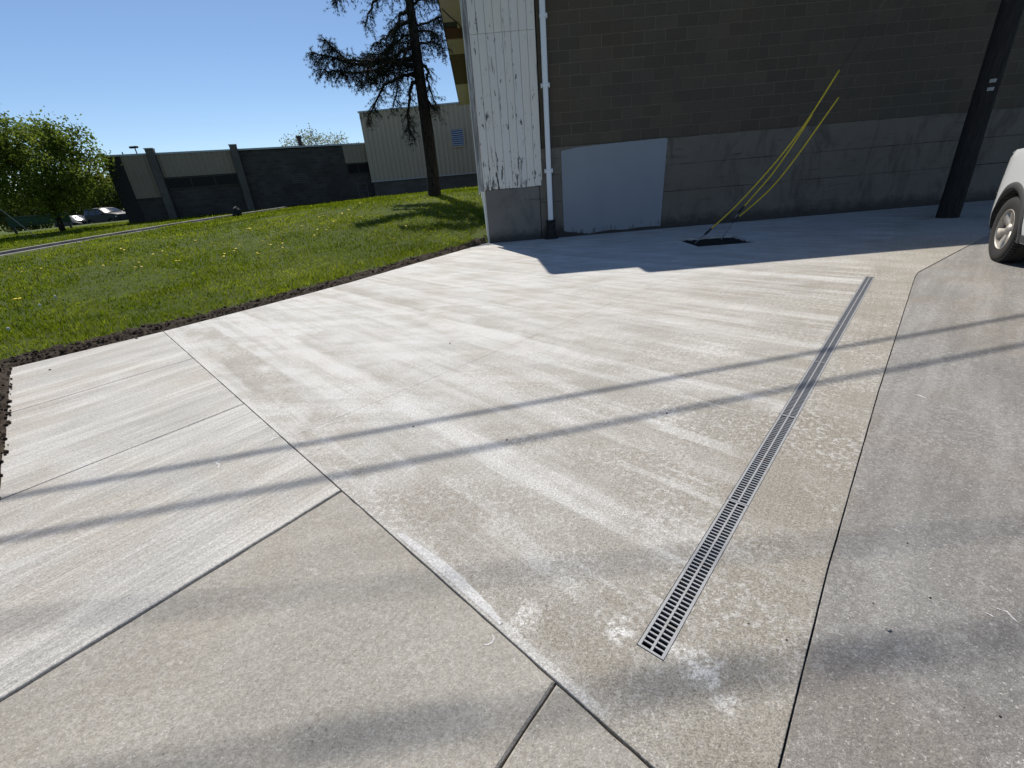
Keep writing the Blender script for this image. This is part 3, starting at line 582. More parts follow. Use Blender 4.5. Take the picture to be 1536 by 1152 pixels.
def ribbed(x0, x1, z0, z1, y, pitch=.3, dep=.045):
    mb = MB(); prof = []; x = x0
    while x < x1 - 1e-6:
        for f, d in ((0, 0), (.42, 0), (.5, dep), (.92, dep)):
            if x + f * pitch < x1: prof.append((x + f * pitch, y - d))
        x += pitch
    prof.append((x1, y)); n = len(prof); vs = [(a, b, z) for z in (z0, z1) for a, b in prof]; mb.add(vs, [(i, i + 1, n + i + 1, n + i) for i in range(n - 1)]); return mb
for r0, r1, zb in ((-.7165, -.6645, .018), (-.6475, -.5045, .0505), (-.2895, -.2440, .0488)):
    mb = ribbed(sx(r0) + .01, sx(r1), sz((r0 + r1) / 2, zb), 4.092, -.03, .28, .04); z0 = sz((r0 + r1) / 2, zb); mb.box(sx(r0) + .01, sx(r1), -.028, -.003, z0, 4.09); mb.build('ribbed_panel', M['panel_tan'], LB)
for r0, r1, za, zb in ((-.6475, -.5045, .0500, .0285), (-.2895, -.2440, .0483, .0287)):
    x0, x1 = sx(r0) + .02, sx(r1) - .02; rm = (r0 + r1) / 2; z1, z0 = sz(rm, za) - .01, sz(rm, zb); wd = empty('window_band'); wd.parent = LB; n = max(2, int((x1 - x0) / 1.15))
    mb = MB(); mb.box(x0, x1, -.05, -.003, z1 - .07, z1); mb.box(x0, x1, -.06, -.003, z0, z0 + .07)
    for k in range(n + 1): xx = x0 + (x1 - x0 - .06) * k / n; mb.box(xx, xx + .06, -.045, -.004, z0 + .071, z1 - .071)
    mb.build('frame', M['frame_dark'], wd)
    for k in range(n): xx = x0 + (x1 - x0 - .06) * k / n; mb = MB(); mb.box(xx + .062, xx + (x1 - x0 - .06) / n - .002, -.02, -.006, z0 + .072, z1 - .072); mb.build('pane', M['glass_dark'], wd)
for r0, r1 in ((-.6634, -.6480), (-.5037, -.4900)):
    mb = MB(); mb.box(sx(r0), sx(r1), -.34, .3, -.6, 4.38); mb.build('pilaster', M['brick_pil'], LB, bevel=.01); mb = MB(); mb.box(sx(r0) - .03, sx(r1) + .03, -.37, .33, 4.382, 4.43); mb.build('pilaster_cap', M['coping'], LB)
gx0, gx1 = sx(-.402), sx(-.368); mb = MB()
for k in range(5): mb.box(gx0, gx1, -.035, -.002, 2.02 + k * .12, 2.07 + k * .12)
M['grille'] = simple('wall_grille', (.09, .09, .09), .6); mb.build('wall_grille', M['grille'], LB)
mb = MB(); px_ = sx(-.3712) + .2; mb.tube([(px_, 1.5, 4.1), (px_, 1.5, 4.72)], .13, 12); mb.lathe([(.0, .18), (.17, .18), (.17, .0), (.12, -.02)], 12, Matrix.Translation((px_, 1.5, 4.72))); mb.build('roof_vent', M['cable'], LB)
mb = MB(); px_ = sx(-.7185); mb.tube([(px_, 1.2, 4.1), (px_, 1.2, 4.42)], .03, 8); mb.build('roof_pipe', M['cable'], LB)
for r0, zc in ((-.44, 1.0), (-.425, .95)):
    pass
# tall ribbed hall
TB = empty('ribbed_hall', (-8.55, 34.9, 0), math.atan2(-.4, 8.0), label='taller hall clad in tan vertical ribbed sheet behind the pine', cat='building')
TW = 16.0
mb = MB(); mb.box(.0, TW, .02, 12, 1.74, 5.9); mb.build('wall', M['panel_tall'], TB)
ribbed(0, TW, 1.77, 5.9, .0, .31, .06).build('ribbed_cladding', M['panel_tall'], TB)
mb = MB(); mb.box(.08, TW, .06, 11.9, -.5, 1.738); mb.build('plinth', M['brick_pil'], TB)
mb = MB(); mb.box(-.05, TW, -.09, 12, 5.902, 5.99); mb.build('roof_coping', M['coping'], TB)
mb = MB(); mb.box(-.02, TW, -.075, .0, 1.70, 1.765); mb.build('base_flashing', M['coping'], TB)
lv = empty('louvre_vent'); lv.parent = TB; x0, x1, z0, z1 = 8.55 - .0745 * 34.7, 8.55 - .0521 * 34.7, 3.48, 4.46
mb = MB(); mb.box(x0 - .09, x0, -.12, -.061, z0 - .09, z1 + .09); mb.box(x1, x1 + .09, -.12, -.061, z0 - .09, z1 + .09); mb.box(x0, x1, -.12, -.061, z1, z1 + .09); mb.box(x0, x1, -.12, -.061, z0 - .09, z0); mb.build('frame', M['panel_tall'], lv)
mb = MB(); mb.box(x0, x1, -.068, -.062, z0, z1); mb.build('backing', M['cable'], lv)
M['slat'] = simple('louvre_slat', (.40, .44, .55), .4, metal=.2)
for k in range(8):
    zz = z0 + (z1 - z0) * (k + .5) / 8; mb = MB(); mb.add([(x0, -.072, zz + .05), (x1, -.072, zz + .05), (x1, -.115, zz - .02), (x0, -.115, zz - .02), (x0, -.070, zz + .04), (x1, -.070, zz + .04), (x1, -.113, zz - .03), (x0, -.113, zz - .03)], [(0, 1, 2, 3), (3, 2, 6, 7), (7, 6, 5, 4)]); mb.build('slat', M['slat'], lv)
# handrail and bits at the foot of the low building
hp = aty(557, 296, 33.6); hz = tz1(hp.x, hp.y)
hr = empty('handrail', (hp.x - .5, hp.y, hz), .4, label='pale metal handrail at the inner corner of the two buildings', cat='handrail')
for x in (-.25, .35): mb = MB(); mb.tube([(x, 0, -.1), (x, 0, .95)], .03, 8); mb.build('post', M['grille'], hr)
mb = MB(); mb.tube([(-.25, 0, .95), (.35, 0, .95)], .03, 8); mb.tube([(-.25, 0, .5), (.35, 0, .5)], .02, 8); mb.build('rail', M['grille'], hr)
def lump(name, p, r, mat, seed, **kw):
    bm = bmesh.new(); bmesh.ops.create_icosphere(bm, subdivisions=3, radius=1); R_ = random.Random(seed); off = [R_.uniform(0, 9) for _ in range(3)]
    from mathutils import noise as NZ
    for vv in bm.verts: k = 1 + .35 * NZ.noise(vv.co * 1.3 + Vector(off)) + .12 * NZ.noise(vv.co * 4 + Vector(off)); vv.co = Vector((vv.co.x * r[0], vv.co.y * r[1], vv.co.z * r[2])) * k
    me = bpy.data.meshes.new(name); bm.to_mesh(me); bm.free(); o = mobj(name, me, mat, **kw); o.location = p; return o
q = on_terrain(357, 325); M['stone'] = simple('dark_stone', (.012, .012, .013), .7, var=.3, scale=6)
lump('boulder', q + Vector((0, 0, .16)), (.2, .18, .27), M['stone'], 3, label='small dark boulder on the lawn before the low brick building', cat='boulder')

# ------------------------------------------------------------------ kerb across the lawn
KP = [Vector((-16.6, 9.0)), Vector((-15.8, 12.0)), Vector((-15.2, 14.6)), Vector((-14.75, 18.9)), Vector((-14.1, 23)), Vector((-13.45, 27.2)), Vector((-12.9, 30.2))]
M['kerb'] = concrete('kerb', (.19, .175, .155), (.26, .245, .225), (.19, .17, .145), white=.3, speck=.5, seed=41)
kp = [a.lerp(b, k / 10) for a, b in zip(KP, KP[1:]) for k in range(10)] + [KP[-1]]
vs = []; prof = ((.42, -.05), (.38, .012), (.10, .012), (.085, .085), (-.05, .095), (-.08, -.05))
for i, p in enumerate(kp):
    d = (kp[min(i + 1, len(kp) - 1)] - kp[max(i - 1, 0)]).normalized(); nn = Vector((d.y, -d.x)); f_ = max(.12, 1 - max(0, p.y - 14) / 8)
    for w_, h_ in prof:
        ww = w_ * f_ if w_ > .5 else w_; q = p + nn * ww; vs.append((q.x, q.y, tz1(p.x, p.y) + h_ + (tz1(q.x, q.y) - tz1(p.x, p.y)) * .8))
n = len(prof); mb = MB(); mb.add(vs, [(i * n + j, i * n + j + 1, (i + 1) * n + j + 1, (i + 1) * n + j) for i in range(len(kp) - 1) for j in range(n - 1)])
mb.build('lawn_kerb', M['kerb'], kind='structure')

# ------------------------------------------------------------------ soil strip along the slab edge
strip = [Vector(p) for p in ((-.74, -.13), (-1.33, .52), (-3.03, 2.35), (-4.09, 3.47), (-4.84, 4.23), (-4.42, 4.68), (-3.975, 5.135), (-3.2, 6.07), (-2.445, 7.115), (-1.35, 8.88), (-.28, 10.58), (-.29, 11.4))]
sp = [a.lerp(b, k / 24) for a, b in zip(strip, strip[1:]) for k in range(24)] + [strip[-1]]
from mathutils import noise as NZ
nv = 16; vs = []
for i, p in enumerate(sp):
    d = (sp[min(i + 1, len(sp) - 1)] - sp[max(i - 1, 0)]).normalized(); nn = Vector((-d.y, d.x))
    if nn.dot(Vector((-1, .4))) < 0: nn = -nn
    wmax = .38 + .13 * NZ.noise(Vector((i * .07, 3, 0))) + (.10 if p.y < 5.4 else 0)
    if p.y > 9.5: wmax *= .7
    if p.y < 3.4: wmax *= .5
    for j in range(nv + 1):
        f_ = j / nv; q = p + nn * (f_ * wmax + .002); z = tz1(q.x, q.y); lumpz = .028 * NZ.noise(Vector((q.x * 9, q.y * 9, 0))) + .02 * NZ.noise(Vector((q.x * 26, q.y * 26, 3))) + .012 * random.random()
        h = -.012 + lumpz * min(1, f_ * 5 + .15) + .035 * math.sin(math.pi * min(1, f_ * 1.05))
        vs.append((q.x, q.y, max(z * f_, 0) + h))
mb = MB(); n = nv + 1; mb.add(vs, [(i * n + j, i * n + j + 1, (i + 1) * n + j + 1, (i + 1) * n + j) for i in range(len(sp) - 1) for j in range(nv)])
mb.build('soil_strip', M['soil'], kind='stuff', label='dark bare soil backfilled along the slab edge', cat='soil')
# clods
V0 = np.array([(1, 0, 0), (-1, 0, 0), (0, 1, 0), (0, -1, 0), (0, 0, 1), (0, 0, -1)], float); T0 = np.array([(0, 2, 4), (2, 1, 4), (1, 3, 4), (3, 0, 4), (2, 0, 5), (1, 2, 5), (3, 1, 5), (0, 3, 5)])
VV = []; TT = []
for k in range(1500):
    i = random.randrange(4, len(sp) - 12); p = sp[i]; d = (sp[i + 1] - sp[i - 1]).normalized(); nn = Vector((-d.y, d.x))
    if nn.dot(Vector((-1, .4))) < 0: nn = -nn
    f_ = random.uniform(-.004, .33 if p.y > 3.4 else .18); q = p + nn * f_ + d * random.uniform(-.05, .05); r = random.uniform(.006, .02) * (1.8 if random.random() < .08 else 1)
    if f_ < 0: r = random.uniform(.003, .007)
    z = max(tz1(q.x, q.y), 0) * .6 + (.022 if f_ > .03 else .004); VV.append(V0 * rng.uniform(.6, 1.2, (6, 3)) * r + np.array([q.x, q.y, z + r * .3])); TT.append(T0 + 6 * k)
mobj('soil_clods', raw_mesh('soil_clods', np.concatenate(VV), np.concatenate(TT)), M['soil'], kind='stuff', label='crumbs of dark soil along the slab edge', cat='soil')

# ------------------------------------------------------------------ grass blades
N = 430000; az = rng.uniform(math.radians(-86), math.radians(3), N); rr = np.exp(rng.uniform(math.log(1.5), math.log(44), N))
gx, gy = rr * np.sin(az), rr * np.cos(az); ok = inside_np(LAWN, gx, gy)
def seg_dist(px, py, poly):
    d = np.full(len(px), 1e9)
    for (a, b) in zip(poly, poly[1:]):
        ab = np.array([b.x - a.x, b.y - a.y]); t_ = np.clip(((px - a.x) * ab[0] + (py - a.y) * ab[1]) / (ab @ ab), 0, 1); d = np.minimum(d, np.hypot(px - a.x - t_ * ab[0], py - a.y - t_ * ab[1]))
    return d
ed = seg_dist(gx, gy, strip); lim = .36 + .10 * np.sin(gx * 5.1 + gy * 3.3) + rng.normal(0, .04, N); lim = np.where(gy > 9.2, lim * .6, np.where(gy < 3.2, lim * .55, lim)); ok &= ed > np.maximum(lim, .06)
kd = seg_dist(gx, gy, kp); ok &= ~((kd < .2) | ((gx > -17) & (gx < -12.5) & (kd < 1.0) & (gy < 17) & (gx > np.interp(gy, [p.y for p in KP], [p.x for p in KP]))))
ok &= ~((gx > -21.9) & (gy > 29.2 + (gx + 21.9) * .447)); ok &= ~((gy > 34.4) & (gx > -9))
gx, gy, rr, ed = gx[ok], gy[ok], rr[ok], ed[ok]; N = len(gx); gz = tz(gx, gy)
patch = np.sin(gx * 1.7 + 1.3 * np.sin(gy * .9)) * np.sin(gy * 1.3 + 1.1 * np.sin(gx * .7))
hh = (.036 + .012 * patch + rng.uniform(-.014, .018, N)) * np.where(ed < .75, 1.3, 1.0) * np.minimum(1.6, 1 + rr / 60) * np.where(rng.random(N) < .05, 1.9, 1.0) * np.where(np.sin(gx * .9 + 2 * np.sin(gy * .6)) * np.sin(gy * .8 + gx * .3) > .55, .55, 1.0)
wd = .0032 * np.maximum(1, rr / 5.0) * rng.uniform(.7, 1.4, N); th = rng.uniform(0, 2 * np.pi, N); ln = rng.uniform(.1, .75, N); ph = rng.uniform(0, 2 * np.pi, N)
B0 = np.stack([gx, gy, gz - .004], 1); sd = np.stack([np.cos(th), np.sin(th), np.zeros(N)], 1) * wd[:, None]; lean = np.stack([np.cos(ph), np.sin(ph), np.zeros(N)], 1) * (hh * ln)[:, None]
up3 = np.zeros((N, 3)); up3[:, 2] = hh
mid = B0 + lean * .35 + up3 * .6; tip = B0 + lean * 1.1 + up3 * (1 - .25 * ln[:, None])
Vg = np.stack([B0 - sd, B0 + sd, mid - sd * .7, mid + sd * .7, tip], 1).reshape(-1, 3); i5 = np.arange(N)[:, None] * 5
Tg = np.concatenate([i5 + np.array([[0, 1, 3]]), i5 + np.array([[0, 3, 2]]), i5 + np.array([[2, 3, 4]])])
mobj('grass', raw_mesh('grass', Vg, Tg), M['grass'], kind='stuff', label='mown green grass of the rising lawn', cat='grass')
# dandelions
M['dandelion'] = simple('dandelion_yellow', (.78, .60, .03), .7, var=.1); M['clock'] = simple('dandelion_clock', (.62, .62, .60), .9, var=.1)
def dandelion_mesh(nm, col, ball):
    mb = MB(); mb.tube([(0, 0, 0), (.004, .002, .05), (0, 0, .085)], .0022, 5)
    if ball: mb.lathe([(.001, .055), (.017, .065), (.024, .085), (.017, .105), (.001, .113)], 8)
    else: mb.lathe([(.002, .078), (.012, .083), (.024, .09), (.022, .096), (.010, .099), (.001, .1)], 9)
    me = mb.mesh(nm); me.materials.append(col); return me
dm, cm = dandelion_mesh('dandelion', M['dandelion'], 0), dandelion_mesh('dandelion_clock', M['clock'], 1)
DP = [(182, 379), (188, 381), (172, 390), (184, 399), (139, 399), (63, 409), (29, 423), (27, 421), (38, 414), (60, 417), (18, 410), (10, 416), (50, 421), (213, 400), (212, 407), (203, 408), (182, 414), (250, 363), (253, 377), (265, 398), (272, 398), (229, 370), (224, 376), (294, 358), (294, 367), (309, 387), (314, 389), (329, 381), (338, 391), (339, 387), (353, 383), (355, 379), (361, 373), (386, 387), (389, 386), (372, 350), (376, 349), (373, 350), (393, 350), (404, 373), (408, 373), (420, 376), (423, 378), (425, 371), (422, 366), (430, 352), (436, 332), (446, 366), (398, 367), (404, 364), (390, 388), (362, 376), (354, 380), (468, 361), (474, 359), (478, 350), (482, 332), (490, 351), (495, 348), (501, 338), (507, 338), (513, 326), (516, 327), (523, 321), (526, 338), (536, 331), (543, 331), (557, 331), (573, 329), (592, 365), (595, 364), (638, 350), (642, 319), (540, 311), (486, 330), (27, 457), (36, 455), (26, 458), (120, 420), (155, 405), (232, 387), (246, 383), (320, 371), (345, 372), (412, 341), (455, 345), (610, 345), (660, 325), (700, 335)]
for k, (u_, v_) in enumerate(DP):
    p = on_terrain(u_ + random.uniform(-1, 1), v_)
    if p is None: continue
    o = mobj('dandelion', dm); o.location = p; s_ = max(1.0, min(1.7, p.y / 11)); o.scale = (s_,) * 3; o.rotation_euler = (random.uniform(-.35, .35), random.uniform(-.35, .35), random.uniform(0, 6)); setp(o, 'small yellow dandelion flower standing in the lawn', 'flower', 'dandelions in the lawn')
for u_, v_ in ((86, 451), (63, 464), (17, 501)):
    p = on_terrain(u_, v_); o = mobj('dandelion_clock', cm); o.location = p; o.scale = (.75,) * 3; setp(o, 'white dandelion seed head near the slab edge', 'flower', 'dandelion seed heads')

# ------------------------------------------------------------------ trees
def leaf_cloud(centres, per, size, spread, elong=1.0):
    c = np.repeat(np.asarray(centres, float), per, 0); n = len(c); p = c + rng.normal(0, 1, (n, 3)) * spread
    a = rng.normal(0, 1, (n, 3)); a /= np.linalg.norm(a, axis=1)[:, None]; b = np.cross(a, rng.normal(0, 1, (n, 3))); b /= np.linalg.norm(b, axis=1)[:, None]
    s_ = size * rng.uniform(.6, 1.3, (n, 1)); V_ = np.stack([p - a * s_ * elong, p + b * s_ * .55, p + a * s_ * elong, p - b * s_ * .55], 1).reshape(-1, 3); i4 = np.arange(n)[:, None] * 4
    return V_, np.concatenate([i4 + np.array([[0, 1, 2]]), i4 + np.array([[0, 2, 3]])])
def decid(name, loc, H, R, trunk_h, leafm, label, seed, ncl=260, per=42, lsize=.09, spread=.2, crown0=None, group=None, sq=1.0):
    rd = random.Random(seed); o = empty(name, loc, label=label, cat='tree', group=group); tr = MB(); cents = []
    tr.tube([(0, 0, -.2), (.03, 0, trunk_h * .5), (.0, .04, trunk_h), (rd.uniform(-.1, .1), 0, H * .62)], [H * .028, H * .023, H * .02, H * .008], 10)
    c0 = crown0 or trunk_h * .8; cz = (c0 + H) / 2; hz_ = (H - c0) / 2
    nl = 13
    for k in range(nl):
        a = 2 * math.pi * k / nl + rd.uniform(-.3, .3); el = rd.uniform(-.25, 1.2); L = rd.uniform(.65, 1.0); e = Vector((math.cos(a) * math.cos(el) * R * L, math.sin(a) * math.cos(el) * R * L * sq, cz + math.sin(el) * hz_ * L)); s_ = Vector((0, 0, trunk_h * rd.uniform(.75, 1.25)))
        m_ = s_.lerp(e, .5) + Vector((0, 0, .12 * H * rd.uniform(.2, 1))); tr.tube([s_, s_.lerp(m_, .6), m_, e], [H * .012, H * .009, H * .006, H * .0015], 6)
        for j in range(5):
            q = m_.lerp(e, rd.uniform(.1, 1)); w_ = q + Vector((rd.uniform(-1, 1), rd.uniform(-1, 1), rd.uniform(-.4, .8))) * R * .28; tr.tube([q, w_], [H * .003, H * .0008], 5); cents.append(w_)
    k = 0
    while k < ncl:
        d = Vector((rd.gauss(0, 1), rd.gauss(0, 1), rd.gauss(0, 1))).normalized(); r_ = rd.uniform(.3, 1) ** .5; lob = 1 + .22 * NZ.noise(d * 2.2 + Vector((seed, 0, 0)))
        p = Vector((d.x * R * r_ * lob, d.y * R * r_ * lob * sq, cz + d.z * hz_ * r_ * lob))
        if p.z < c0 * .8 or NZ.noise(p * 1.1 / (R / 3) + Vector((seed * 3, 1, 0))) < -.18: continue
        cents.append(p); k += 1
    tr.build('trunk', M['bark'], o, smooth=True)
    V_, T_ = leaf_cloud([tuple(c) for c in cents], per, lsize, spread); mobj('crown', raw_mesh('crown', V_, T_), leafm, o); return o
tp = Vector((-23.95, 27.0, 0)); tp.z = tz1(tp.x, tp.y)
decid('lawn_tree', tp, 5.25, 3.3, 1.25, M['leaf'], 'broad leafy green tree standing on the lawn left of the brick building', 5, 340, 62, .085, .25, crown0=.95)
p = Vector((-.338 * 50, 50, .4)); decid('budding_tree', p, 6.4, 3.6, 2.0, M['leaf_pale'], 'pale budding tree showing above the low brick roof', 9, 170, 16, .09, .26, crown0=2.4)
for k, (rx, y, H, R_) in enumerate(((-1.12, 62, 5.6, 4.2), (-1.02, 66, 6.0, 4.2), (-.94, 60, 4.6, 3.4), (-.87, 70, 5.4, 4.0), (-.815, 63, 5.3, 3.4), (-.765, 57, 5.6, 3.0), (-1.24, 58, 6.4, 4.5))):
    decid('distant_tree', (rx * y, y, tz1(rx * y, y) - .2), H, R_, 1.0, M['leaf_far'], ['hazy green tree at the far left edge of the parking lot', 'green tree behind the green sign', 'low green tree above the parked cars', 'dense green tree beyond the parked cars', 'green tree behind the lawn tree crown', 'green tree nearest the end of the brick building', 'outermost far tree left of the sign'][k], 20 + k, 120, 36, .17, .4, crown0=.5, group='trees beyond the parking lot')

# pine
PYY = 17.0; pb = Vector((-2.108, PYY, tz1(-2.108, PYY)))
pine = empty('pine_tree', pb, label='tall dark pine with drooping bare-needled branches beside the white bay', cat='tree')
def pw(u, v, dy=0.0): return aty(u, v, PYY + dy) - pb
tr = MB(); tpts = [Vector((.02, 0, -.3)), Vector((0, 0, 0)), pw(648.5, 255), pw(641.5, 200), pw(631, 125), pw(622, 60), pw(614, 0), pw(607, -50), Vector((-.05, .1, 7.6)), Vector((.05, .1, 9.6))]
tr.tube(tpts, [.30, .225, .20, .198, .165, .15, .125, .11, .09, .03], 14); tr.build('trunk', M['bark'], pine, smooth=True)
LIMBS = [([(617, 98), (602, 95), (588, 94), (565, 104), (534, 109), (505, 108), (479, 104)], -1.2, 1.4), ([(616, 72), (602, 76), (588, 88), (557, 91), (530, 92), (518, 89), (504, 76), (492, 64), (485, 58)], -.6, 1.4), ([(588, 90), (550, 97), (515, 92), (490, 84), (467, 78)], -.9, 1.4),
    ([(619, 111), (608, 112), (596, 118), (580, 125), (570, 138), (563, 155), (556, 170), (551, 180)], -.5, .8), ([(612, 33), (600, 36), (588, 46), (576, 58), (562, 66)], .5, 1.2), ([(610, 18), (600, 22), (596, 40), (592, 60), (578, 78)], -.7, 1.1),
    ([(608, -25), (575, -38), (540, -30), (515, -14), (500, -2)], -.5, 1.0), ([(606, -10), (580, -8), (560, 4), (552, 22), (548, 42)], .4, .6), ([(627, 39), (640, 34), (655, 26), (672, 24)], .4, 1.3), ([(627, 66), (645, 63), (660, 68), (668, 76)], -.3, .9), ([(627, 45), (645, 48), (662, 56)], .9, 1.1),
    ([(632, 94), (641, 102), (640, 118), (647, 137), (654, 160)], -.3, .45), ([(617, 125), (615, 148), (612, 172), (613, 190), (616, 205)], -.8, .7), ([(624, 5), (640, -8), (660, -10)], .3, 1.3), ([(622, -20), (645, -35), (670, -30)], -.5, 1.2), ([(614, 60), (600, 100), (596, 130), (590, 160)], -1.6, .45), ([(618, 85), (600, 92), (578, 108), (560, 118), (540, 124)], 1.1, 1.4), ([(615, 50), (596, 62), (575, 80), (548, 86)], 1.5, 1.4),
    ([(606, -40), (560, -70), (520, -75)], .8, .9), ([(606, -70), (640, -110), (670, -115)], .5, .9), ([(604, -100), (560, -140), (530, -140)], -.5, .9), ([(640, 150), (652, 162), (656, 168)], -.2, .5), ([(603, -130), (640, -170), (655, -175)], -.4, .9)]
NB = []; rd = random.Random(4)
def needles(p, d, n, L):
    for _ in range(n):
        v_ = (d * rd.uniform(.2, .9) + Vector((rd.gauss(0, 1), rd.gauss(0, 1), rd.gauss(0, 1) - .25)) * .55).normalized(); NB.append((p, v_, L * rd.uniform(.7, 1.25)))
for px, dy, dens in LIMBS:
    px = [(float(np.interp(px[0][1], [-200, -50, 0, 60, 125, 200, 255], [597, 607, 613, 621.5, 628, 642, 648])), px[0][1] - 2)] + px; n = len(px); pts = []
    for i, (u_, v_) in enumerate(px): pts.append(pw(u_, v_, dy * (i / (n - 1)) ** 1.2))
    # subdivide with a wobble
    P = [pts[0]]
    for a, b in zip(pts, pts[1:]):
        for k in range(1, 5): P.append(a.lerp(b, k / 4) + Vector((rd.gauss(0, 1), rd.gauss(0, 1), rd.gauss(0, 1))) * .018)
    r0 = .058 if n > 5 else .045; tr = MB(); tr.tube(P, [r0 * (1 - .85 * i / (len(P) - 1)) + .006 for i in range(len(P))], 7)
    tot = sum((b - a).length for a, b in zip(P, P[1:])); acc = 0
    for i in range(2, len(P)):
        f_ = i / (len(P) - 1); sl_ = (P[i] - P[i - 1]).length; axis = (P[i] - P[i - 1]).normalized(); cnt = max(2, int(sl_ * 47 * dens * (.5 + f_)))
        for _ in range(cnt):
            s_ = P[i - 1].lerp(P[i], rd.random()); dr = (axis * rd.uniform(.0, .8) + Vector((rd.gauss(0, .6), rd.gauss(0, .7), rd.gauss(-.12, .6)))).normalized(); L = rd.uniform(.18, .62) * (1.1 - .35 * f_)
            q = [s_]; d = dr
            for k in range(4): d = (d + Vector((rd.gauss(0, .22), rd.gauss(0, .22), -.26 + rd.gauss(0, .15)))).normalized(); q.append(q[-1] + d * L / 4)
            tr.tube(q, [.008, .006, .005, .004, .002], 3, cap=False)
            for k in range(1, 5): needles(q[k], (q[k] - q[k - 1]).normalized(), rd.choice((8, 12, 18, 24)) if k > 1 else 6, .085)
            if rd.random() < .6:
                b_ = q[2]; e_ = b_ + Vector((rd.gauss(0, .12), rd.gauss(0, .12), rd.uniform(-.28, .05))); tr.tube([b_, b_.lerp(e_, .5) + Vector((rd.gauss(0, .02), 0, .02)), e_], [.005, .004, .002], 3, cap=False); needles(e_, (e_ - b_).normalized(), 12, .08)
    tr.build('limb', M['bark'], pine)
# needle tuft low on the trunk
for _ in range(90):
    c_ = pw(617 + rd.gauss(0, 7), 192 + rd.gauss(0, 12), -.6 + rd.gauss(0, .2)); needles(c_, Vector((rd.gauss(0, 1), rd.gauss(0, 1), -.6)).normalized(), 7, .09)
for _ in range(30):
    c_ = pw(655 + rd.gauss(0, 4), 161 + rd.gauss(0, 4), -.2); needles(c_, Vector((.5, 0, -.8)), 8, .08)
P_ = np.array([tuple(a) for a, b, c in NB]); D_ = np.array([tuple(b) for a, b, c in NB]); L_ = np.array([c for a, b, c in NB])[:, None]
sd = np.cross(D_, rng.normal(0, 1, D_.shape)); sd /= np.linalg.norm(sd, axis=1)[:, None] + 1e-9; V_ = np.stack([P_ - sd * .0036, P_ + sd * .0036, P_ + D_ * L_], 1).reshape(-1, 3); mobj('crown', raw_mesh('crown', V_, np.arange(len(V_)).reshape(-1, 3)), M['needle'], pine)

# ------------------------------------------------------------------ vehicles
def car_paint(name, col, rough=.25, coat=.6):
    t = NT(name); t.b.inputs['Coat Weight'].default_value = coat; t.b.inputs['Coat Roughness'].default_value = .05; dz = t.noise(t.obj(), 3, 4); return t.done(t.mix(dz, col, tuple(x * .93 for x in col)), rough, spec=.5)
M['tyre'] = simple('tyre_rubber', (.030, .029, .028), .85, var=.25, scale=30); M['rim'] = simple('alloy_rim', (.42, .39, .35), .5, metal=.55, var=.15, scale=14); M['flare'] = simple('grey_cladding', (.05, .05, .052), .75, var=.15, scale=25); M['under'] = simple('underbody', (.008, .008, .008), .9)
M['glass_car'] = simple('car_glass', (.02, .025, .03), .06, spec=.6); M['lens'] = simple('lamp_lens', (.6, .62, .64), .15, spec=.6); M['red'] = simple('tail_lamp', (.35, .02, .02), .25)
WR = .345
def wheel_meshes():
    ty = MB(); ty.lathe([(.215, -.105), (.235, -.112), (.285, -.116), (.325, -.108), (.341, -.085), (.345, -.05), (.345, .05), (.341, .085), (.325, .108), (.285, .116), (.235, .112), (.215, .105)], 48)
    for k in range(64):      # tread blocks at the shoulders
        a = 2 * math.pi * k / 64; Mx = Matrix.Rotation(a, 4, 'Z')
        for s_ in (-1, 1): ty.box(.338, .3475, -.009, .009, s_ * .07 - .03, s_ * .07 + .03, Mx)
    rim = MB(); rim.lathe([(.216, -.09), (.218, .09), (.212, .104), (.204, .106), (.198, .095), (.192, .05)], 40); rim.lathe([(.19, -.06), (.19, .055), (.0, .055)], 40) if 0 else None
    rim.lathe([(.0, .088), (.034, .088), (.04, .08), (.062, .07), (.066, .045)], 24)
    for k in range(6):
        Mx = Matrix.Rotation(2 * math.pi * k / 6, 4, 'Z'); rim.add([Mx @ Vector(p) for p in ((.05, -.030, .066), (.05, .030, .066), (.125, .032, .086), (.125, -.032, .086), (.2, .062, .094), (.2, -.062, .094), (.05, -.030, .03), (.05, .030, .03), (.125, .036, .05), (.125, -.036, .05), (.2, .066, .06), (.2, -.066, .06))], [(0, 1, 2, 3), (3, 2, 4, 5), (0, 3, 9, 6), (1, 7, 8, 2), (3, 5, 11, 9), (2, 8, 10, 4)])
    back = MB(); back.lathe([(.0, .012), (.19, .012), (.205, .0)], 32)
    return ty.mesh('tyre', True), rim.mesh('rim', True), back.mesh('brake_disc')
TY, RI, BK = wheel_meshes(); TY.materials.append(M['tyre']); RI.materials.append(M['rim']); BK.materials.append(M['under'])
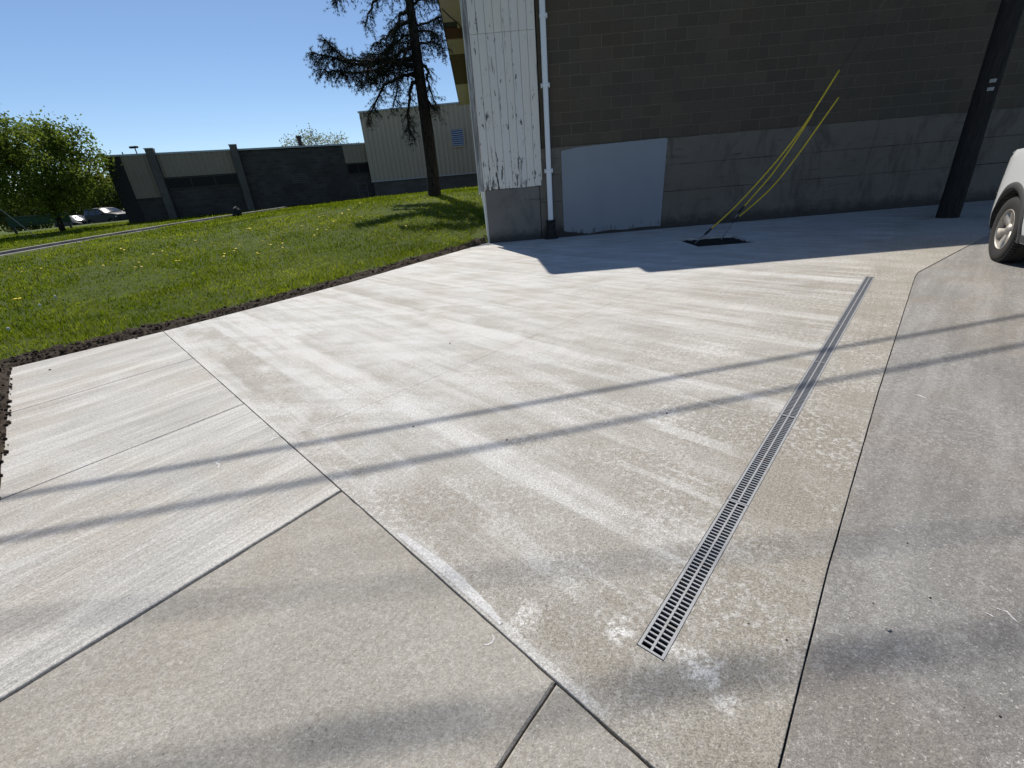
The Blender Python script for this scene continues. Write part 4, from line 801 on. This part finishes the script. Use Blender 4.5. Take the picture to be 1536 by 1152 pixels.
def make_car(name, loc, rz, paint, label, suv=True, flare=True, group=None, scale=1.0, detail=True):
    o = empty(name, loc, rz, label=label, cat='car', group=group); o.scale = (scale,) * 3; HW = .90; wb = 2.68; ar = .425
    if suv: prof = [(.72, .30), (.83, .36), (.88, .50), (.885, .72), (.85, .92), (.74, 1.05), (.35, 1.14), (-.1, 1.18), (-.5, 1.21), (-.9, 1.43), (-1.22, 1.60), (-1.5, 1.66), (-2.2, 1.69), (-3.0, 1.64), (-3.3, 1.55), (-3.48, 1.28), (-3.56, 1.0), (-3.60, .75), (-3.58, .48), (-3.45, .33)]
    else: prof = [(.68, .24), (.80, .30), (.86, .45), (.85, .58), (.78, .70), (.4, .80), (-.1, .88), (-.45, .92), (-.9, 1.18), (-1.25, 1.38), (-1.6, 1.45), (-2.1, 1.44), (-2.5, 1.36), (-2.85, 1.16), (-3.1, 1.02), (-3.5, .98), (-3.66, .85), (-3.68, .6), (-3.64, .40), (-3.5, .28)]
    belt = 1.12 if suv else .90; zb = .27
    def hw(s_, z):
        w_ = HW + .012 * math.sin(min(1, max(0, (z - .25) / .85)) * math.pi)
        if z > belt: w_ -= (z - belt) * .36
        if z < .45: w_ -= (.45 - z) * .14
        if s_ > .34: w_ -= .34 * ((s_ - .34) / .52) ** 2.2
        if s_ < -3.0: w_ -= .26 * ((-3.0 - s_) / .6) ** 2.2
        return w_
    def arch(cx):
        return [(cx + ar * math.cos(a), WR + ar * math.sin(a)) for a in np.linspace(math.pi + math.asin((WR - zb) / ar), -math.asin((WR - zb) / ar), 22)]
    out = prof + arch(-wb) + [(-2.0, zb), (-1.3, zb), (-.7, zb)] + arch(0)
    extra = [(a + random.uniform(-.01, .01), b) for a in np.arange(-3.5, .8, .1) for b in np.arange(.34, 1.66, .09) if inside(out, a, b)]
    v, f = cdt(out, extra)
    body = MB()
    for sgn in (1, -1): body.add([(a.x, sgn * hw(a.x, a.y), a.y) for a in v], [t_ if sgn > 0 else t_[::-1] for t_ in f])
    nc = 10; dp = [Vector(prof[0])] + [Vector(a).lerp(Vector(b), k / 3) for a, b in zip(prof, prof[1:]) for k in (1, 2, 3)]; vs = []
    for a in dp:
        for j in range(nc + 1): f_ = 1 - 2 * j / nc; bul = .05 * (1 - f_ * f_); vs.append((a.x + (bul if a.x > .5 else -bul if a.x < -3.3 else 0), hw(a.x, a.y) * f_, a.y + (bul * .6 if a.y > .95 else 0)))
    body.add(vs, [(i * (nc + 1) + j, i * (nc + 1) + j + 1, (i + 1) * (nc + 1) + j + 1, (i + 1) * (nc + 1) + j) for i in range(len(dp) - 1) for j in range(nc)])
    bm = bmesh.new(); me = body.mesh('body', False, fix=False); bm.from_mesh(me); bmesh.ops.remove_doubles(bm, verts=bm.verts, dist=.002); bmesh.ops.recalc_face_normals(bm, faces=bm.faces); bm.to_mesh(me); bm.free()
    me.polygons.foreach_set('use_smooth', [True] * len(me.polygons)); me.set_sharp_from_angle(angle=math.radians(38)); mobj('body', me, paint, o)
    ub = MB(); ub.box(-3.5, .72, -.72, .72, .2, .26); ub.box(-2.2, -.5, -.8, .8, .22, .5); ub.box(-3.4, .7, -.6, .6, .26, .9); ub.build('underbody', M['under'], o)
    for cx in (0, -wb):      # wheel housings
        ub = MB(); aa = np.linspace(-.25, math.pi + .25, 20)
        for sgn in (1, -1): ub.add([(cx + (ar + .0) * math.cos(a), sgn * y, WR + ar * math.sin(a)) for y in (.60, .885) for a in aa], [(i, i + 1, 21 + i - 1 + 0, 20 + i) for i in range(19)])
        ub.build('wheel_housing', M['under'], o)
    def side_poly(poly, mat, nm, off=.004, par=o):
        for sgn in (1, -1):
            mb = MB(); pp = [(a, b) for a, b in rough_edge(poly, 0, .12)]; vv, ff = cdt(pp); mb.add([(a.x, sgn * (hw(a.x, a.y) + off), a.y) for a in vv], ff); mb.build(nm, mat, par)
    if suv:
        side_poly([(-.72, 1.14), (-1.25, 1.50), (-1.52, 1.56), (-1.62, 1.56), (-1.62, 1.12)], M['glass_car'], 'window'); side_poly([(-1.72, 1.12), (-1.72, 1.57), (-2.3, 1.58), (-2.55, 1.56), (-2.55, 1.14)], M['glass_car'], 'window'); side_poly([(-2.65, 1.15), (-2.65, 1.55), (-3.0, 1.52), (-3.3, 1.2)], M['glass_car'], 'window')
        side_poly([(-.46, .42), (-.46, 1.06), (-.474, 1.06), (-.474, .42)], M['under'], 'panel_gap', .0015); side_poly([(-1.66, .42), (-1.66, 1.06), (-1.674, 1.06), (-1.674, .42)], M['under'], 'panel_gap', .0015)
        side_poly([(-.5, .28), (-.5, .36), (-2.2, .36), (-2.2, .28)], M['flare'], 'sill_cladding', .014)
        side_poly([(.60, .80), (.42, .90), (.62, .93), (.76, .86)], M['lens'], 'headlamp'); side_poly([(.47, .64), (.47, .70), (.56, .70), (.56, .64)], M['flare'], 'side_marker', .012)
        side_poly([(-3.45, .85), (-3.45, 1.15), (-3.53, 1.1), (-3.57, .85)], M['red'], 'tail_lamp')
    else:
        side_poly([(-.75, .95), (-1.2, 1.27), (-1.6, 1.36), (-1.7, 1.36), (-1.7, .95)], M['glass_car'], 'window'); side_poly([(-1.78, .95), (-1.78, 1.36), (-2.15, 1.35), (-2.5, 1.24), (-2.8, .98)], M['glass_car'], 'window')
    i0, i1 = (8, 10) if suv else (7, 9)
    for a, b, nm in ((prof[i0], prof[i1], 'windscreen'), (prof[14], prof[16], 'rear_window') if suv else (prof[12], prof[14], 'rear_window')):
        mb = MB(); a, b = Vector(a), Vector(b); d = (b - a).normalized(); nn = Vector((d.y, -d.x)); nn = nn if nn.y > 0 else -nn; vs = []
        for k in range(5):
            q = a.lerp(b, .06 + .88 * k / 4); zz = q.y
            lo = None
            for j in range(9): f_ = (1 - 2 * j / 8) * .9; q2 = q + nn * (.05 * (1 - f_ * f_) * .8 + .035); vs.append((q2.x, hw(q.x, q.y) * f_, q2.y))
        mb.add(vs, [(i * 9 + j, i * 9 + j + 1, (i + 1) * 9 + j + 1, (i + 1) * 9 + j) for i in range(4) for j in range(8)]); mb.build(nm, M['glass_car'], o, smooth=True)
    if flare:
        for cx in (0, -wb):
            for sgn in (1, -1):
                mb = MB(); aa = np.linspace(math.pi + .17, .5 if cx == 0 else -.17, 26); vs = []
                for a in aa:
                    tp_ = min(1, max(.05, (a - .45) / .7)) if cx == 0 else 1
                    for r_, e in ((ar - .012, -.03), (ar - .012, .008), (ar + .02, .014), (ar + .055, .010), (ar + .062, .0)):
                        r_ = ar - .012 + (r_ - ar + .012) * tp_; e *= tp_; x_, z_ = cx + r_ * math.cos(a), WR + r_ * math.sin(a); vs.append((x_, sgn * (hw(x_, max(z_, .3)) + e), max(z_, .22)))
                mb.add(vs, [(i * 5 + j, i * 5 + j + 1, (i + 1) * 5 + j + 1, (i + 1) * 5 + j) for i in range(25) for j in range(4)]); mb.build('wheel_flare', M['flare'], o, smooth=True)
    for cx in (0, -wb):
        for sgn in (1, -1):
            w_ = empty('wheel', (cx, sgn * .775, WR)); w_.rotation_euler = (-sgn * math.pi / 2, .35, 0); w_.parent = o
            for me_, nm in ((TY, 'tyre'), (RI, 'rim'), (BK, 'brake_disc')): c_ = bpy.data.objects.new(nm, me_); COL.objects.link(c_); c_.parent = w_
    if suv:
        for sgn in (1, -1): mb = MB(); mb.box(-.98, -.82, sgn * .90, sgn * 1.06, 1.12, 1.25); mb.build('door_mirror', paint, o, bevel=.03)
    return o
HD = math.radians(60); nl = Vector((-math.sin(HD), math.cos(HD), 0)); wc = Vector((5.59, 5.08, -.006)) - nl * .891
make_car('parked_car', wc, HD, car_paint('paint_white', (.70, .71, .71)), 'white car with dark grey wheel arches parked at the right edge')
dark = simple('paint_navy', (.012, .015, .025), .5, spec=.2); blk = simple('paint_black', (.008, .008, .009), .5, spec=.2); silv = simple('paint_slate', (.02, .022, .026), .5, spec=.2)
for rx, y, a, pt, lb, s_ in ((-.835, 49, -.35, dark, 'dark navy sedan half hidden behind the lawn tree trunk', False), (-.775, 51, -.4, blk, 'black sedan between the two other parked cars', False), (-.762, 46.5, -.3, silv, 'dark slate estate car beside the end of the brick building', True)):
    make_car('parked_car', (rx * y, y, tz1(rx * y, y) - .35), a, pt, lb, suv=s_, flare=False, group='cars in the far parking lot')

# ------------------------------------------------------------------ sign, lamp, cable stay on the far lawn
M['sign_green'] = simple('sign_green', (.012, .05, .028), .5); M['sign_light'] = simple('sign_light_green', (.03, .11, .07), .5)
sg = empty('lawn_sign', (-28.6, 31, tz1(-28.6, 31)), .62, label='dark green board sign on low posts behind the lawn tree', cat='sign'); z0 = 1.3 - .0135 * 31 - sg.location.z; z1 = 1.3 + .0050 * 31 - sg.location.z
mb = MB(); mb.box(-1.45, 1.45, -.05, .05, z0, z1); mb.build('board', M['sign_green'], sg, bevel=.01)
mb = MB(); mb.box(-1.0, .55, -.056, -.051, z1 - .22, z1 - .17); mb.box(-.8, .75, -.056, -.051, z1 - .36, z1 - .31); mb.build('faded_lettering', M['sign_light'], sg)
for x in (-1.3, 1.3): mb = MB(); mb.box(x - .06, x + .06, -.04, .06, -.5, z0 - .001); mb.build('post', M['frame_dark'], sg)
lp = empty('parking_lamp', (-.682 * 62, 62, -.3), label='tall parking lot lamp showing over the low brick roof', cat='street lamp')
zt = 1.3 + .106 * 62 + .3; mb = MB(); mb.tube([(0, 0, 0), (0, 0, zt)], [.1, .06], 8); mb.build('post', M['cable'], lp); mb = MB(); mb.box(-.55, .35, -.2, .2, zt, zt + .22); mb.build('lamp_head', M['cable'], lp, bevel=.04)
q = on_terrain(57, 355); q2 = aty(-40, 285, q.y + .5); gs = empty('cable_stay', q, label='thin pale cable stay slanting up from the lawn at the left edge', cat='cable'); mb = MB(); mb.tube([(0, 0, -.1), (q2 - q) * .5, (q2 - q) * 3], .018, 6); M['stay'] = simple('stay_pale', (.35, .33, .25), .5); mb.build('strand', M['stay'], gs)

# ------------------------------------------------------------------ pebbles on the paving
ps = [(1332, 945), (1361, 815), (1395, 897), (1122, 935), (205, 508), (75, 555), (1445, 1060), (1500, 1075), (675, 515), (760, 660), (1000, 620), (1310, 905), (620, 640), (1016, 915), (1180, 960)]
for k, (u_, v_) in enumerate(ps):
    p = gnd(u_, v_, -.006 if u_ > 1250 else 0); r_ = random.uniform(.0022, .004) * max(1, p.y * .8); 
    if k == 0: r_ = .0075
    lump('pebble', p + Vector((0, 0, r_ * .25)), (r_, r_ * .8, r_ * .6), M['stone'] if k % 3 else M['kerb'], 50 + k, label='largest loose pebble, lying on the old driveway slab right of the drain' if k == 0 else 'tiny loose pebble lying on the paving', cat='pebble', group=None if k == 0 else 'loose pebbles on the paving')
